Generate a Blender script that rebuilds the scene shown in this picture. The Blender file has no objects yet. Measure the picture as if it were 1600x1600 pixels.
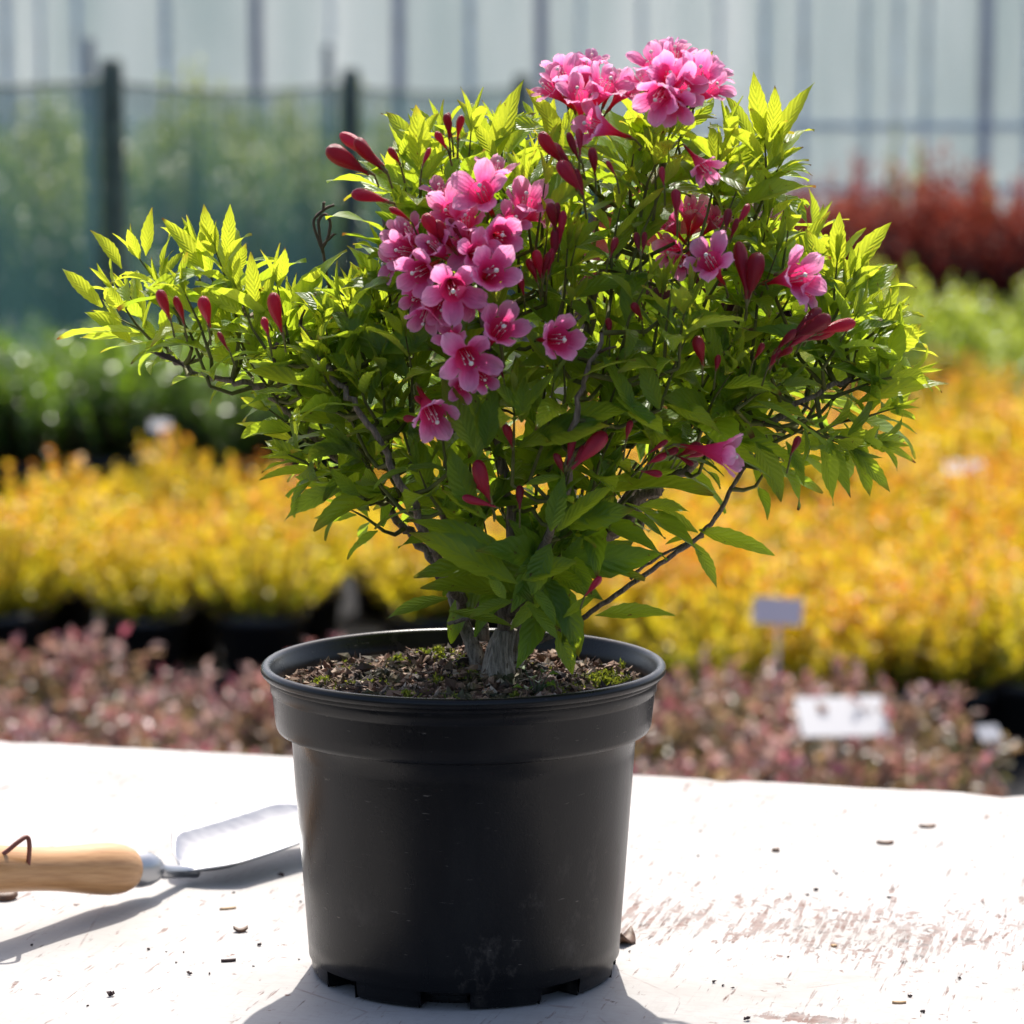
import bpy, math, random
import numpy as np
from mathutils import Vector, Matrix, noise
random.seed(7); np.random.seed(7)
S = bpy.context.scene
R = math.radians
COL = S.collection
# ------------------------------------------------------------------ camera
TABLE_Z = 0.80
CAM_Z = 1.368
PITCH = math.atan(642/4860)
F = 4860.0
cam_d = bpy.data.cameras.new('camera'); cam = bpy.data.objects.new('camera', cam_d); COL.objects.link(cam)
cam.location = (0, 0, CAM_Z); cam.rotation_euler = (R(90)-PITCH, 0, 0)
cam_d.sensor_width = 36; cam_d.lens = 36*F/1600
cam_d.clip_start = 0.05; cam_d.clip_end = 500
cam_d.dof.use_dof = True; cam_d.dof.focus_distance = 1.99
cam_d.dof.aperture_fstop = (cam_d.lens/1000)/0.0140; cam_d.dof.aperture_blades = 0
S.camera = cam
# ------------------------------------------------------------------ light
SUN_EL, SUN_AZ = R(54), R(2.0)
w = bpy.data.worlds.new('World'); S.world = w; w.use_nodes = True
nt = w.node_tree
sky = nt.nodes.new('ShaderNodeTexSky'); sky.sky_type = 'NISHITA'; sky.sun_disc = False
sky.sun_elevation = SUN_EL; sky.sun_rotation = SUN_AZ
bg = nt.nodes['Background']; nt.links.new(sky.outputs[0], bg.inputs[0]); bg.inputs[1].default_value = 0.15
sky.dust_density = 3.5; sky.ozone_density = .4; sky.air_density = .8
sl = bpy.data.lights.new('sun', 'SUN'); sl.energy = 4.3; sl.angle = R(0.55); sl.color = (1, .95, .87)
sun = bpy.data.objects.new('sun', sl); COL.objects.link(sun)
sd = Vector((math.sin(SUN_AZ)*math.cos(SUN_EL), math.cos(SUN_AZ)*math.cos(SUN_EL), math.sin(SUN_EL)))
sun.rotation_euler = sd.to_track_quat('Z', 'Y').to_euler(); sun.location = (2, 6, 8)
S.view_settings.view_transform = 'Standard'; S.view_settings.look = 'None'
S.view_settings.exposure = 0.72; S.view_settings.gamma = 1
cy = S.cycles
cy.max_bounces = 10; cy.diffuse_bounces = 4; cy.glossy_bounces = 4; cy.transmission_bounces = 6; cy.transparent_max_bounces = 12
cy.sample_clamp_indirect = 6

# ------------------------------------------------------------------ helpers
CP, SP = math.cos(PITCH), math.sin(PITCH)
def ray(px, py):
    a, b = (px-800)/F, (py-800)/F
    return Vector((a, CP - b*SP, -SP - b*CP))
def at(px, py, Y):
    r = ray(px, py); k = Y/r.y
    return Vector((r.x*k, Y, CAM_Z + r.z*k))
def on(px, py, z=TABLE_Z):
    r = ray(px, py); k = (z-CAM_Z)/r.z
    return Vector((r.x*k, r.y*k, z))
def proj(p):
    d = p.y*CP + (CAM_Z-p.z)*SP
    v = (p.z-CAM_Z)*CP + p.y*SP
    return (800 + F*p.x/d, 800 - F*v/d)

class MB:
    def __init__(s): s.v = []; s.f = []; s.m = []; s.uv = []; s.tint = []; s.rnd = []; s.smooth = True
    def add(s, verts, faces, uv=None, tint=0.0, rnd=0.0, mi=0):
        o = len(s.v); s.v.extend([tuple(p) for p in verts])
        s.f.extend([tuple(i+o for i in f) for f in faces]); s.m.extend([mi]*len(faces))
        n = len(verts)
        s.uv.extend(uv if uv is not None else [(0, 0)]*n)
        s.tint.extend(tint if isinstance(tint, (list, tuple)) else [tint]*n)
        s.rnd.extend([rnd]*n)
    def box(s, c, size, rot=0, **k):
        x, y, z = [q/2 for q in size]; M = Matrix.Rotation(rot, 3, 'Z')
        vs = [Vector(c)+M@Vector((a*x, b*y, d*z)) for a in (-1, 1) for b in (-1, 1) for d in (-1, 1)]
        s.add(vs, [(0,1,3,2),(4,6,7,5),(0,4,5,1),(2,3,7,6),(0,2,6,4),(1,5,7,3)], **k)
    def tube(s, pts, rad, sides=8, cap=True, jit=0.0, **k):
        vs = []; n = len(pts); pv = None; uv = []
        for i, p in enumerate(pts):
            t = (pts[min(i+1, n-1)]-pts[max(i-1, 0)])
            if t.length < 1e-9: t = Vector((0, 0, 1))
            t.normalize()
            if pv is None:
                pv = t.orthogonal().normalized()
            pv = (pv - t*pv.dot(t)); pv.normalize(); q = t.cross(pv)
            for j in range(sides):
                a = 2*math.pi*j/sides; r = rad[i]*(1+random.uniform(-jit, jit))
                vs.append(p+(pv*math.cos(a)+q*math.sin(a))*r); uv.append((j/sides, i/n))
        fs = []
        for i in range(n-1):
            for j in range(sides):
                a = i*sides+j; b = i*sides+(j+1) % sides
                fs.append((a, b, b+sides, a+sides))
        if cap:
            fs.append(tuple(range(sides))[::-1]); fs.append(tuple(range((n-1)*sides, n*sides)))
        s.add(vs, fs, uv=uv, **k)
    def revolve(s, prof, sides=48, c=(0, 0, 0), close=False, **k):
        vs = []; fs = []; n = len(prof); c = Vector(c)
        for r, z in prof:
            for j in range(sides):
                a = 2*math.pi*j/sides; vs.append(c+Vector((r*math.cos(a), r*math.sin(a), z)))
        rng = n if close else n-1
        for i in range(rng):
            for j in range(sides):
                a = i*sides+j; b = i*sides+(j+1) % sides; i2 = ((i+1) % n)*sides
                fs.append((a, b, i2+(j+1) % sides, i2+j))
        s.add(vs, fs, **k)
    def build(s, name, mats, parent=None, smooth=True):
        me = bpy.data.meshes.new(name); me.from_pydata(s.v, [], s.f)
        mats = mats if isinstance(mats, (list, tuple)) else [mats]
        for m in mats: me.materials.append(m)
        me.polygons.foreach_set('material_index', s.m)
        me.polygons.foreach_set('use_smooth', [smooth]*len(s.f))
        ul = me.uv_layers.new(name='UVMap')
        li = np.zeros(len(me.loops), dtype=np.int32); me.loops.foreach_get('vertex_index', li)
        ul.data.foreach_set('uv', np.array(s.uv, dtype=np.float32)[li].ravel())
        a = me.attributes.new('tint', 'FLOAT', 'POINT'); a.data.foreach_set('value', np.array(s.tint, dtype=np.float32))
        a = me.attributes.new('rnd', 'FLOAT', 'POINT'); a.data.foreach_set('value', np.array(s.rnd, dtype=np.float32))
        me.update()
        o = bpy.data.objects.new(name, me); COL.objects.link(o)
        if parent: o.parent = parent
        return o
def tag(o, label=None, cat=None, group=None, kind=None):
    if label: o['label'] = label
    if cat: o['category'] = cat
    if group: o['group'] = group
    if kind: o['kind'] = kind
    return o
def empty(name, loc=(0, 0, 0), rz=0):
    o = bpy.data.objects.new(name, None); COL.objects.link(o); o.location = loc; o.rotation_euler = (0, 0, rz)
    o.empty_display_size = .05
    return o
def copy_tree(o, parent=None):
    c = o.copy(); COL.objects.link(c)
    if parent: c.parent = parent
    for ch in list(o.children): copy_tree(ch, c)
    return c

# ---- materials
def newmat(name):
    m = bpy.data.materials.new(name); m.use_nodes = True
    nt = m.node_tree; nt.nodes.clear()
    return m, nt, nt.nodes, nt.links
def N(nt, typ, **kw):
    n = nt.nodes.new(typ)
    for k, v in kw.items():
        if k in ('operation', 'blend_type', 'data_type', 'attribute_name', 'noise_dimensions', 'feature', 'wave_type', 'bands_direction', 'interpolation_type', 'clamp', 'distance'): setattr(n, k, v)
        else: n.inputs[k.replace('_', ' ')].default_value = v
    return n
def math_(nt, op, a, b=None, c=None, clamp=False):
    n = nt.nodes.new('ShaderNodeMath'); n.operation = op; n.use_clamp = clamp
    for i, x in enumerate((a, b, c)):
        if x is None: continue
        if isinstance(x, (int, float)): n.inputs[i].default_value = x
        else: nt.links.new(x, n.inputs[i])
    return n.outputs[0]
def mixc(nt, f, a, b, blend='MIX'):
    n = nt.nodes.new('ShaderNodeMix'); n.data_type = 'RGBA'; n.blend_type = blend
    for sock, x in ((n.inputs[0], f), (n.inputs[6], a), (n.inputs[7], b)):
        if isinstance(x, (int, float)): sock.default_value = x
        elif isinstance(x, tuple): sock.default_value = (*x, 1) if len(x) == 3 else x
        else: nt.links.new(x, sock)
    return n.outputs[2]
def ramp(nt, fac, stops, interp='LINEAR'):
    n = nt.nodes.new('ShaderNodeValToRGB'); n.color_ramp.interpolation = interp
    el = n.color_ramp.elements
    while len(el) < len(stops): el.new(.5)
    for e, (p, c) in zip(el, stops):
        e.position = p; e.color = (*c, 1) if len(c) == 3 else c
    nt.links.new(fac, n.inputs[0]); return n.outputs[0]
def maprange(nt, v, a, b, c=0, d=1):
    n = nt.nodes.new('ShaderNodeMapRange'); nt.links.new(v, n.inputs[0])
    for i, x in zip((1, 2, 3, 4), (a, b, c, d)): n.inputs[i].default_value = x
    return n.outputs[0]
def attr(nt, name):
    n = nt.nodes.new('ShaderNodeAttribute'); n.attribute_name = name; return n.outputs['Fac']
def noisef(nt, scale, detail=4, vec=None, rough=.5):
    n = nt.nodes.new('ShaderNodeTexNoise'); n.inputs['Scale'].default_value = scale
    n.inputs['Detail'].default_value = detail; n.inputs['Roughness'].default_value = rough
    if vec is not None: nt.links.new(vec, n.inputs['Vector'])
    return n.outputs['Fac']
def objcoord(nt, scale=None):
    c = nt.nodes.new('ShaderNodeTexCoord').outputs['Object']
    if scale:
        m = nt.nodes.new('ShaderNodeMapping'); m.inputs['Scale'].default_value = scale; nt.links.new(c, m.inputs[0]); c = m.outputs[0]
    return c
def bump(nt, h, strength=.5, dist=.001):
    n = nt.nodes.new('ShaderNodeBump'); n.inputs['Strength'].default_value = strength; n.inputs['Distance'].default_value = dist
    nt.links.new(h, n.inputs['Height']); return n.outputs[0]
def principled(nt, color, rough=.5, normal=None, metallic=0, spec=.5):
    p = nt.nodes.new('ShaderNodeBsdfPrincipled')
    for sock, x in ((p.inputs['Base Color'], color), (p.inputs['Roughness'], rough)):
        if isinstance(x, (int, float)): sock.default_value = x
        elif isinstance(x, tuple): sock.default_value = (*x, 1)
        else: nt.links.new(x, sock)
    p.inputs['Metallic'].default_value = metallic; p.inputs['Specular IOR Level'].default_value = spec
    if normal is not None: nt.links.new(normal, p.inputs['Normal'])
    return p
def output(nt, shader):
    o = nt.nodes.new('ShaderNodeOutputMaterial'); nt.links.new(shader, o.inputs[0])
def thin(nt, refl, trans, fac, rough=.45, normal=None, spec=.5):
    """thin plant tissue: glossy diffuse front + light let through"""
    p = principled(nt, refl, rough, normal, spec=spec)
    t = nt.nodes.new('ShaderNodeBsdfTranslucent')
    if isinstance(trans, tuple): t.inputs[0].default_value = (*trans, 1)
    else: nt.links.new(trans, t.inputs[0])
    if normal is not None: nt.links.new(normal, t.inputs[1])
    m = nt.nodes.new('ShaderNodeMixShader')
    if isinstance(fac, (int, float)): m.inputs[0].default_value = fac
    else: nt.links.new(fac, m.inputs[0])
    nt.links.new(p.outputs[0], m.inputs[1]); nt.links.new(t.outputs[0], m.inputs[2])
    output(nt, m.outputs[0])
def simple(name, c, rough=.6, metallic=0, nscale=0, namt=.2, bstr=0, spec=.5):
    m, nt, n, l = newmat(name)
    col = c; nrm = None
    if nscale:
        f = noisef(nt, nscale, 5, objcoord(nt))
        col = mixc(nt, maprange(nt, f, .3, .7), tuple(x*(1-namt) for x in c), tuple(min(1, x*(1+namt)) for x in c))
        if bstr: nrm = bump(nt, f, bstr, .01)
    p = principled(nt, col, rough, nrm, metallic, spec); output(nt, p.outputs[0]); return m

def leaf_material():
    m, nt, n, l = newmat('shrub leaf')
    uvn = nt.nodes.new('ShaderNodeUVMap'); sep = nt.nodes.new('ShaderNodeSeparateXYZ'); l.new(uvn.outputs[0], sep.inputs[0])
    u, v = sep.outputs[0], sep.outputs[1]
    au = math_(nt, 'ABSOLUTE', u)
    ph = math_(nt, 'SUBTRACT', math_(nt, 'MULTIPLY', v, 9.0), math_(nt, 'MULTIPLY', au, 2.2))
    fr = math_(nt, 'ABSOLUTE', math_(nt, 'SUBTRACT', math_(nt, 'FRACT', ph), .5))     # 0 at vein
    vein = maprange(nt, fr, 0.0, .10, 1, 0)
    mid = maprange(nt, au, .0, .07, 1, 0)
    veins = math_(nt, 'MAXIMUM', math_(nt, 'MULTIPLY', vein, .6), mid)
    tint, rnd = attr(nt, 'tint'), attr(nt, 'rnd')
    base = mixc(nt, tint, (.050, .130, .015), (.15, .26, .018))
    base = mixc(nt, math_(nt, 'MULTIPLY', rnd, .5), base, (.085, .15, .02))
    base = mixc(nt, math_(nt, 'MULTIPLY', veins, .35), base, (.16, .26, .06))
    tr = mixc(nt, tint, (.34, .56, .018), (.70, .76, .04))
    tr = mixc(nt, math_(nt, 'MULTIPLY', rnd, .3), tr, (.50, .54, .03))
    tr = mixc(nt, math_(nt, 'MULTIPLY', veins, .45), tr, (.22, .38, .02))
    # reddish bronze margin at the tips of young leaves
    edge = math_(nt, 'MULTIPLY', maprange(nt, v, .80, 1.0), math_(nt, 'GREATER_THAN', rnd, .55))
    tr = mixc(nt, math_(nt, 'MULTIPLY', edge, .6), tr, (.45, .16, .03))
    geo = nt.nodes.new('ShaderNodeNewGeometry')
    under = mixc(nt, tint, (.10, .16, .055), (.17, .26, .06))
    base = mixc(nt, geo.outputs['Backfacing'], base, under)
    hgt = math_(nt, 'ADD', math_(nt, 'MULTIPLY', fr, 1.0), math_(nt, 'MULTIPLY', noisef(nt, 900, 2, objcoord(nt)), .3))
    nrm = bump(nt, hgt, .55, .0012)
    fac = maprange(nt, tint, 0, 1, .46, .58)
    # brown specks and scorched tips on some leaves
    sp_ = math_(nt, 'MULTIPLY', math_(nt, 'SUBTRACT', noisef(nt, 170, 3, objcoord(nt), .6), .68), 22, clamp=True)
    scorch = math_(nt, 'MULTIPLY', maprange(nt, v, .90, .97), math_(nt, 'LESS_THAN', rnd, .16))
    sp_ = math_(nt, 'MAXIMUM', math_(nt, 'MULTIPLY', sp_, .8), scorch)
    base = mixc(nt, sp_, base, (.12, .065, .02)); tr = mixc(nt, sp_, tr, (.22, .10, .02))
    thin(nt, base, tr, fac, .42, nrm, .42)
    return m
def flower_material():
    m, nt, n, l = newmat('flower petal')
    uvn = nt.nodes.new('ShaderNodeUVMap'); sep = nt.nodes.new('ShaderNodeSeparateXYZ'); l.new(uvn.outputs[0], sep.inputs[0])
    u, v = sep.outputs[0], sep.outputs[1]
    nz = noisef(nt, 260, 3, objcoord(nt))
    vv = math_(nt, 'ADD', v, math_(nt, 'MULTIPLY', math_(nt, 'SUBTRACT', nz, .5), .18))
    st = [(0, (.50, .05, .03)), (.22, (.68, .012, .07)), (.44, (.76, .035, .17)), (.60, (.80, .085, .30)), (.76, (.87, .23, .50)), (1, (.94, .50, .73))]
    c = ramp(nt, vv, st)
    au = math_(nt, 'ABSOLUTE', u)
    c = mixc(nt, math_(nt, 'MULTIPLY', maprange(nt, au, .6, 1.0), .4), c, (.92, .48, .70))
    ribs = math_(nt, 'SINE', math_(nt, 'MULTIPLY', u, 16))
    nrm = bump(nt, math_(nt, 'ADD', math_(nt, 'MULTIPLY', ribs, .5), nz), .35, .0008)
    thin(nt, c, c, .6, .42, nrm, .4)
    return m
def bud_material():
    m, nt, n, l = newmat('flower bud')
    uvn = nt.nodes.new('ShaderNodeUVMap'); sep = nt.nodes.new('ShaderNodeSeparateXYZ'); l.new(uvn.outputs[0], sep.inputs[0])
    v = sep.outputs[1]; tint = attr(nt, 'tint')
    info = nt.nodes.new('ShaderNodeObjectInfo')
    c = ramp(nt, v, [(0, (.34, .07, .03)), (.25, (.34, .003, .02)), (.7, (.38, .003, .028)), (1, (.30, .004, .03))])
    c = mixc(nt, maprange(nt, info.outputs['Random'], .10, .4, .6, 0), c, (.60, .020, .08)); c = mixc(nt, maprange(nt, info.outputs['Random'], .35, .9, 0, .8), c, (.13, .002, .015))
    c = mixc(nt, math_(nt, 'MULTIPLY', math_(nt, 'SINE', math_(nt, 'MULTIPLY', sep.outputs[0], 31.4)), .25), c, (.25, .004, .02))
    nz = noisef(nt, 500, 3, objcoord(nt))
    thin(nt, c, (.80, .010, .045), .30, .30, bump(nt, nz, .4, .0008), .5)
    return m
def bark_material(name='bark', c1=(.12, .08, .055), c2=(.42, .33, .25)):
    m, nt, n, l = newmat(name)
    f = noisef(nt, 140, 6, objcoord(nt, (3.2, 3.2, .5)), .65)
    f2 = noisef(nt, 900, 4, objcoord(nt))
    c = ramp(nt, f, [(.32, c1), (.52, tuple((a+b)/2 for a, b in zip(c1, c2))), (.68, c2)])
    h = math_(nt, 'ADD', f, math_(nt, 'MULTIPLY', f2, .4))
    p = principled(nt, c, .85, bump(nt, h, 1.0, .004)); output(nt, p.outputs[0]); return m

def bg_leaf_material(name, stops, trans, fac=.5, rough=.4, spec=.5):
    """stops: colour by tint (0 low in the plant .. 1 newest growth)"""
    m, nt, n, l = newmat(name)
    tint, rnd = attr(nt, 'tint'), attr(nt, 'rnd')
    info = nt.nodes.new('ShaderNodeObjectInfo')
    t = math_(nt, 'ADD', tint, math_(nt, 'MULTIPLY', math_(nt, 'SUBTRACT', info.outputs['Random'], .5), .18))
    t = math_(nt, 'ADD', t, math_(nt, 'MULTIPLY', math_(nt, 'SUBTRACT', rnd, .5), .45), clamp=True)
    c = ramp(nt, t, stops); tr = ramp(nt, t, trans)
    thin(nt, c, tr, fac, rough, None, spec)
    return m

def table_material():
    m, nt, n, l = newmat('worn white paint')
    co = objcoord(nt)
    # streaky scratches: stretched noise in two directions, only where a slow mask allows wear
    big = noisef(nt, 9.0, 5, co, .65)
    def stretched(sx, sy, rot, sc):
        mp = nt.nodes.new('ShaderNodeMapping'); mp.inputs['Rotation'].default_value = (0, 0, rot); mp.inputs['Scale'].default_value = (sx, sy, 1); l.new(co, mp.inputs[0])
        return noisef(nt, sc, 6, mp.outputs[0], .6)
    s1 = stretched(1.5, 1.3, R(24), 62); s2 = stretched(4.5, .8, R(-38), 30); s3 = stretched(1, .6, 0, 190); s4 = stretched(5.5, .5, R(62), 26); s5 = stretched(6, .5, R(12), 34)
    sep = nt.nodes.new('ShaderNodeSeparateXYZ'); l.new(co, sep.inputs[0])
    # a worn patch to the right of the pot
    dx = math_(nt, 'DIVIDE', math_(nt, 'SUBTRACT', sep.outputs[0], WEAR[0]), .24)
    dy = math_(nt, 'DIVIDE', math_(nt, 'SUBTRACT', sep.outputs[1], WEAR[1]), .085)
    rr = math_(nt, 'SQRT', math_(nt, 'ADD', math_(nt, 'MULTIPLY', dx, dx), math_(nt, 'MULTIPLY', dy, dy)))
    patch = maprange(nt, math_(nt, 'ADD', rr, math_(nt, 'MULTIPLY', math_(nt, 'SUBTRACT', big, .5), 2.4)), .5, 1.35, 1, 0)
    dx2 = math_(nt, 'DIVIDE', math_(nt, 'SUBTRACT', sep.outputs[0], DARK_PATCH[0]), .038)
    dy2 = math_(nt, 'DIVIDE', math_(nt, 'SUBTRACT', sep.outputs[1], DARK_PATCH[1]), .012)
    rr2 = math_(nt, 'SQRT', math_(nt, 'ADD', math_(nt, 'MULTIPLY', dx2, dx2), math_(nt, 'MULTIPLY', dy2, dy2)))
    dark_patch = maprange(nt, rr2, .5, 1.2, 1, 0)  # small oval near the front edge where the dark mottling gets denser
    thr = math_(nt, 'SUBTRACT', maprange(nt, patch, 0, 1, .618, .535), math_(nt, 'MULTIPLY', dark_patch, .16))
    w1 = math_(nt, 'MULTIPLY', math_(nt, 'SUBTRACT', s1, math_(nt, 'ADD', thr, .045)), 22, clamp=True)
    w4 = math_(nt, 'MULTIPLY', math_(nt, 'SUBTRACT', s4, math_(nt, 'ADD', thr, .035)), 18, clamp=True)
    w5 = math_(nt, 'MULTIPLY', math_(nt, 'SUBTRACT', s5, math_(nt, 'ADD', thr, .045)), 18, clamp=True)
    w2 = math_(nt, 'MULTIPLY', math_(nt, 'SUBTRACT', s2, math_(nt, 'ADD', thr, .01)), 22, clamp=True)
    w3 = math_(nt, 'MULTIPLY', math_(nt, 'SUBTRACT', s3, math_(nt, 'ADD', thr, .06)), 14, clamp=True)
    wear = math_(nt, 'MAXIMUM', math_(nt, 'MAXIMUM', math_(nt, 'MAXIMUM', w1, w2), w3), math_(nt, 'MAXIMUM', w4, w5))
    # long thin scratches
    vo = nt.nodes.new('ShaderNodeTexVoronoi'); vo.feature = 'DISTANCE_TO_EDGE'; vo.inputs['Scale'].default_value = 3.6
    mp = nt.nodes.new('ShaderNodeMapping'); mp.inputs['Scale'].default_value = (1, 1.8, 1); mp.inputs['Rotation'].default_value = (0, 0, R(20)); l.new(co, mp.inputs[0]); l.new(mp.outputs[0], vo.inputs['Vector'])
    scr = math_(nt, 'MULTIPLY', maprange(nt, vo.outputs['Distance'], 0, .0045, 1, 0), maprange(nt, noisef(nt, 14, 3, co), .53, .62))
    wear = math_(nt, 'MAXIMUM', wear, math_(nt, 'MULTIPLY', scr, .7))
    tint = ramp(nt, noisef(nt, 60, 3, co), [(.35, (.11, .060, .045)), (.5, (.22, .14, .12)), (.65, (.07, .05, .045))])
    white = ramp(nt, noisef(nt, 9, 5, co), [(.3, (.335, .322, .31)), (.6, (.40, .388, .38))])
    white = mixc(nt, maprange(nt, stretched(1, 3, R(30), 90), .5, .7, 0, .55), white, (.31, .285, .27))
    grime = math_(nt, 'MULTIPLY', maprange(nt, noisef(nt, 3.2, 6, co, .7), .48, .70), maprange(nt, noisef(nt, 45, 5, co, .7), .42, .60))
    white = mixc(nt, math_(nt, 'MULTIPLY', grime, .55), white, (.22, .175, .15))
    grain = stretched(7, .35, R(-8), 40)
    white = mixc(nt, maprange(nt, grain, .58, .72, 0, .35), white, (.25, .22, .20))
    c = mixc(nt, math_(nt, 'MULTIPLY', wear, maprange(nt, noisef(nt, 35, 4, co, .7), .35, .62, .35, .95)), white, tint)
    h = math_(nt, 'SUBTRACT', math_(nt, 'MULTIPLY', noisef(nt, 300, 4, co), .2), wear)
    p = principled(nt, c, maprange(nt, wear, 0, 1, .62, .85), bump(nt, h, .5, .0006), spec=.15); output(nt, p.outputs[0])
    return m

# ------------------------------------------------------------------ the ground and the far structures
M_fabric = simple('black ground cover cloth', (.020, .020, .022), .9, nscale=6, namt=.35, spec=.1)
g = MB(); n = 40
g.add([(-90, -20, 0), (90, -20, 0), (90, 160, 0), (-90, 160, 0)], [(0, 1, 2, 3)])
tag(g.build('ground', M_fabric, smooth=False), kind='structure')

# greenhouse: whitewashed panes between bars
M_pane, nt, _, l = newmat('whitewashed greenhouse glass')
f = noisef(nt, .9, 4, objcoord(nt, (2.2, 1, .35)))
c = ramp(nt, f, [(.3, (.62, .68, .67)), (.7, (.80, .83, .82))])
thin(nt, c, c, .60, .30, None, .5)
M_clear, nt, _, l = newmat('clear roof glass')
p = principled(nt, (.6, .65, .65), .1); tb = nt.nodes.new('ShaderNodeBsdfTransparent'); mx = nt.nodes.new('ShaderNodeMixShader'); mx.inputs[0].default_value = .12
l.new(tb.outputs[0], mx.inputs[1]); l.new(p.outputs[0], mx.inputs[2]); output(nt, mx.outputs[0])
M_bar = simple('grey aluminium glazing bar', (.74, .78, .80), .45, nscale=5)
M_dbar = simple('dark steel greenhouse post', (.50, .48, .52), .5, nscale=5)
GY = 24.0
gh = empty('greenhouse', (0, GY, 0))
tag(gh, 'long greenhouse wall of whitewashed panes behind fence and shrubs', 'greenhouse')
def ghx(px): return (px-800)/F*GY*1.0
xs = [-9, -7.9, -6.9, -6.0, -5.2, -4.6] + [ghx(q) for q in (20, 72, 130, 265, 405, 520, 625, 735, 845, 905, 1000, 1120, 1190, 1250, 1345, 1395, 1440, 1532, 1600)] + [4.6, 5.2, 6.0, 6.9, 7.9, 9.0]
dark = {ghx(q) for q in (405, 625, 845, 1532)}
for a, b in zip(xs[:-1], xs[1:]):
    m = MB()
    m.box(((a+b)/2, 0, 2.35), (b-a-.012, .012, 3.3)); m.build('glass_pane', M_pane, gh, False)
    m = MB(); m.box(((a+b)/2, -.004, .35), (b-a-.012, .05, .66)); m.build('base_panel', M_pane, gh, False)
for x in xs:
    m = MB(); d = x in dark
    wd = .085 if d else random.choice((.03, .045, .055))
    m.box((x, -.02, 2.0), (wd, .09, 4.0)); m.build('glazing_bar', M_dbar if d else M_bar, gh, False)
for z in (.70, 1.18, 2.6):
    m = MB(); m.box((0, -.012, z), (18.2, .05, .05)); m.build('rail', M_bar, gh, False)
m = MB(); m.box((0, -.1, 4.08), (18.4, .22, .16)); m.build('gutter', M_bar, gh, False)
m = MB(); m.add([(-9.1, 0, 4.17), (9.1, 0, 4.17), (9.1, 4, 6), (-9.1, 4, 6), (9.1, 8, 4.17), (-9.1, 8, 4.17)], [(0, 1, 2, 3), (3, 2, 4, 5)]); m.build('roof', M_clear, gh, False)
for sx in (-9.1, 9.1):
    m = MB(); m.add([(sx, 0.05, .02), (sx, 8, .02), (sx, 8, 4.1), (sx, 4, 5.95), (sx, 0.05, 4.1)], [(0, 1, 2, 3, 4)]); m.build('gable', M_pane, gh, False)
m = MB(); m.box((0, 8, 2.05), (18.1, .04, 4.1)); m.build('back_wall', M_clear, gh, False)

# netting fence
M_post = simple('weathered green grey timber', (.095, .12, .10), .85, nscale=20, namt=.4, bstr=.4)
M_net, nt, _, l = newmat('teal windbreak netting')
p = principled(nt, (.06, .16, .15), .7); tb = nt.nodes.new('ShaderNodeBsdfTransparent'); mx = nt.nodes.new('ShaderNodeMixShader')
tl = nt.nodes.new('ShaderNodeBsdfTranslucent'); tl.inputs[0].default_value = (.13, .29, .28, 1)
ma = nt.nodes.new('ShaderNodeMixShader'); ma.inputs[0].default_value = .5; l.new(p.outputs[0], ma.inputs[1]); l.new(tl.outputs[0], ma.inputs[2])
wv = nt.nodes.new('ShaderNodeTexWave'); wv.inputs['Scale'].default_value = 9; l.new(objcoord(nt), wv.inputs[0])
l.new(maprange(nt, wv.outputs['Fac'], 0, 1, .46, .60), mx.inputs[0])
l.new(tb.outputs[0], mx.inputs[1]); l.new(ma.outputs[0], mx.inputs[2]); output(nt, mx.outputs[0])
P0 = Vector((-1.467, 11.5, 0)); P1 = Vector((-.761, 14.8, 0)); dP = (P1-P0)
posts = [P0-dP*1.0, P0, P1, P1+Vector((.816, 3.25, 0)), P1+Vector((1.65, 6.5, 0))]
fe = empty('netting_fence', P0)
tag(fe, 'windbreak fence of teal netting hung between rough dark timber posts', 'fence')
for k, q in enumerate(posts):
    m = MB(); rr = .046
    pts = [Vector((0, 0, z))+(q-P0) for z in (0, .4, .8, 1.2, 1.48, 1.52)]
    m.tube(pts, [rr*1.05, rr, rr*.98, rr, rr*.97, rr*.8], 12, jit=.04); m.build('post', M_post, fe)
for a, b in zip(posts[:-1], posts[1:]):
    m = MB(); nx, nz = 24, 8; vs = []; fs = []
    off = Vector((-.058, 0, 0))
    for i in range(nx+1):
        t = i/nx; top = 1.44-.035*math.sin(math.pi*t)
        for j in range(nz+1):
            s = j/nz; q = a+(b-a)*t+off - P0
            q = q+Vector((math.sin(t*23+s*4)*.012, 0, .08+(top-.08)*s)); vs.append(q)
    for i in range(nx):
        for j in range(nz):
            k = i*(nz+1)+j; fs.append((k, k+nz+1, k+nz+2, k+1))
    m.add(vs, fs); m.build('netting', M_net, fe)
    m = MB(); m.tube([a-P0+(b-a)*(i/12)+off+Vector((0, 0, 1.44-.035*math.sin(math.pi*i/12))) for i in range(13)], [.009]*13, 6); m.build('top_cord', M_post, fe)
pl = MB(); q = at(140, 60, 12.6)
pl.tube([Vector((0, 0, 0)), Vector((0, 0, q.z))], [.024, .024], 10); o = pl.build('metal_pole', simple('dull galvanised steel', (.10, .13, .15), .5, nscale=10)); o.location = (q.x, q.y, 0)
tag(o, 'thin grey metal pole standing just behind the nearest timber fence post', 'pole')
q = at(512, 70, 17.5); pl = MB(); pl.tube([Vector((0, 0, 0)), Vector((0, 0, q.z))], [.03, .03], 10)
o = pl.build('metal_pole', bpy.data.materials['dull galvanised steel']); o.location = (q.x, q.y, 0)
tag(o, 'pale metal pole beyond the netting beside the middle fence post', 'pole')

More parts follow.
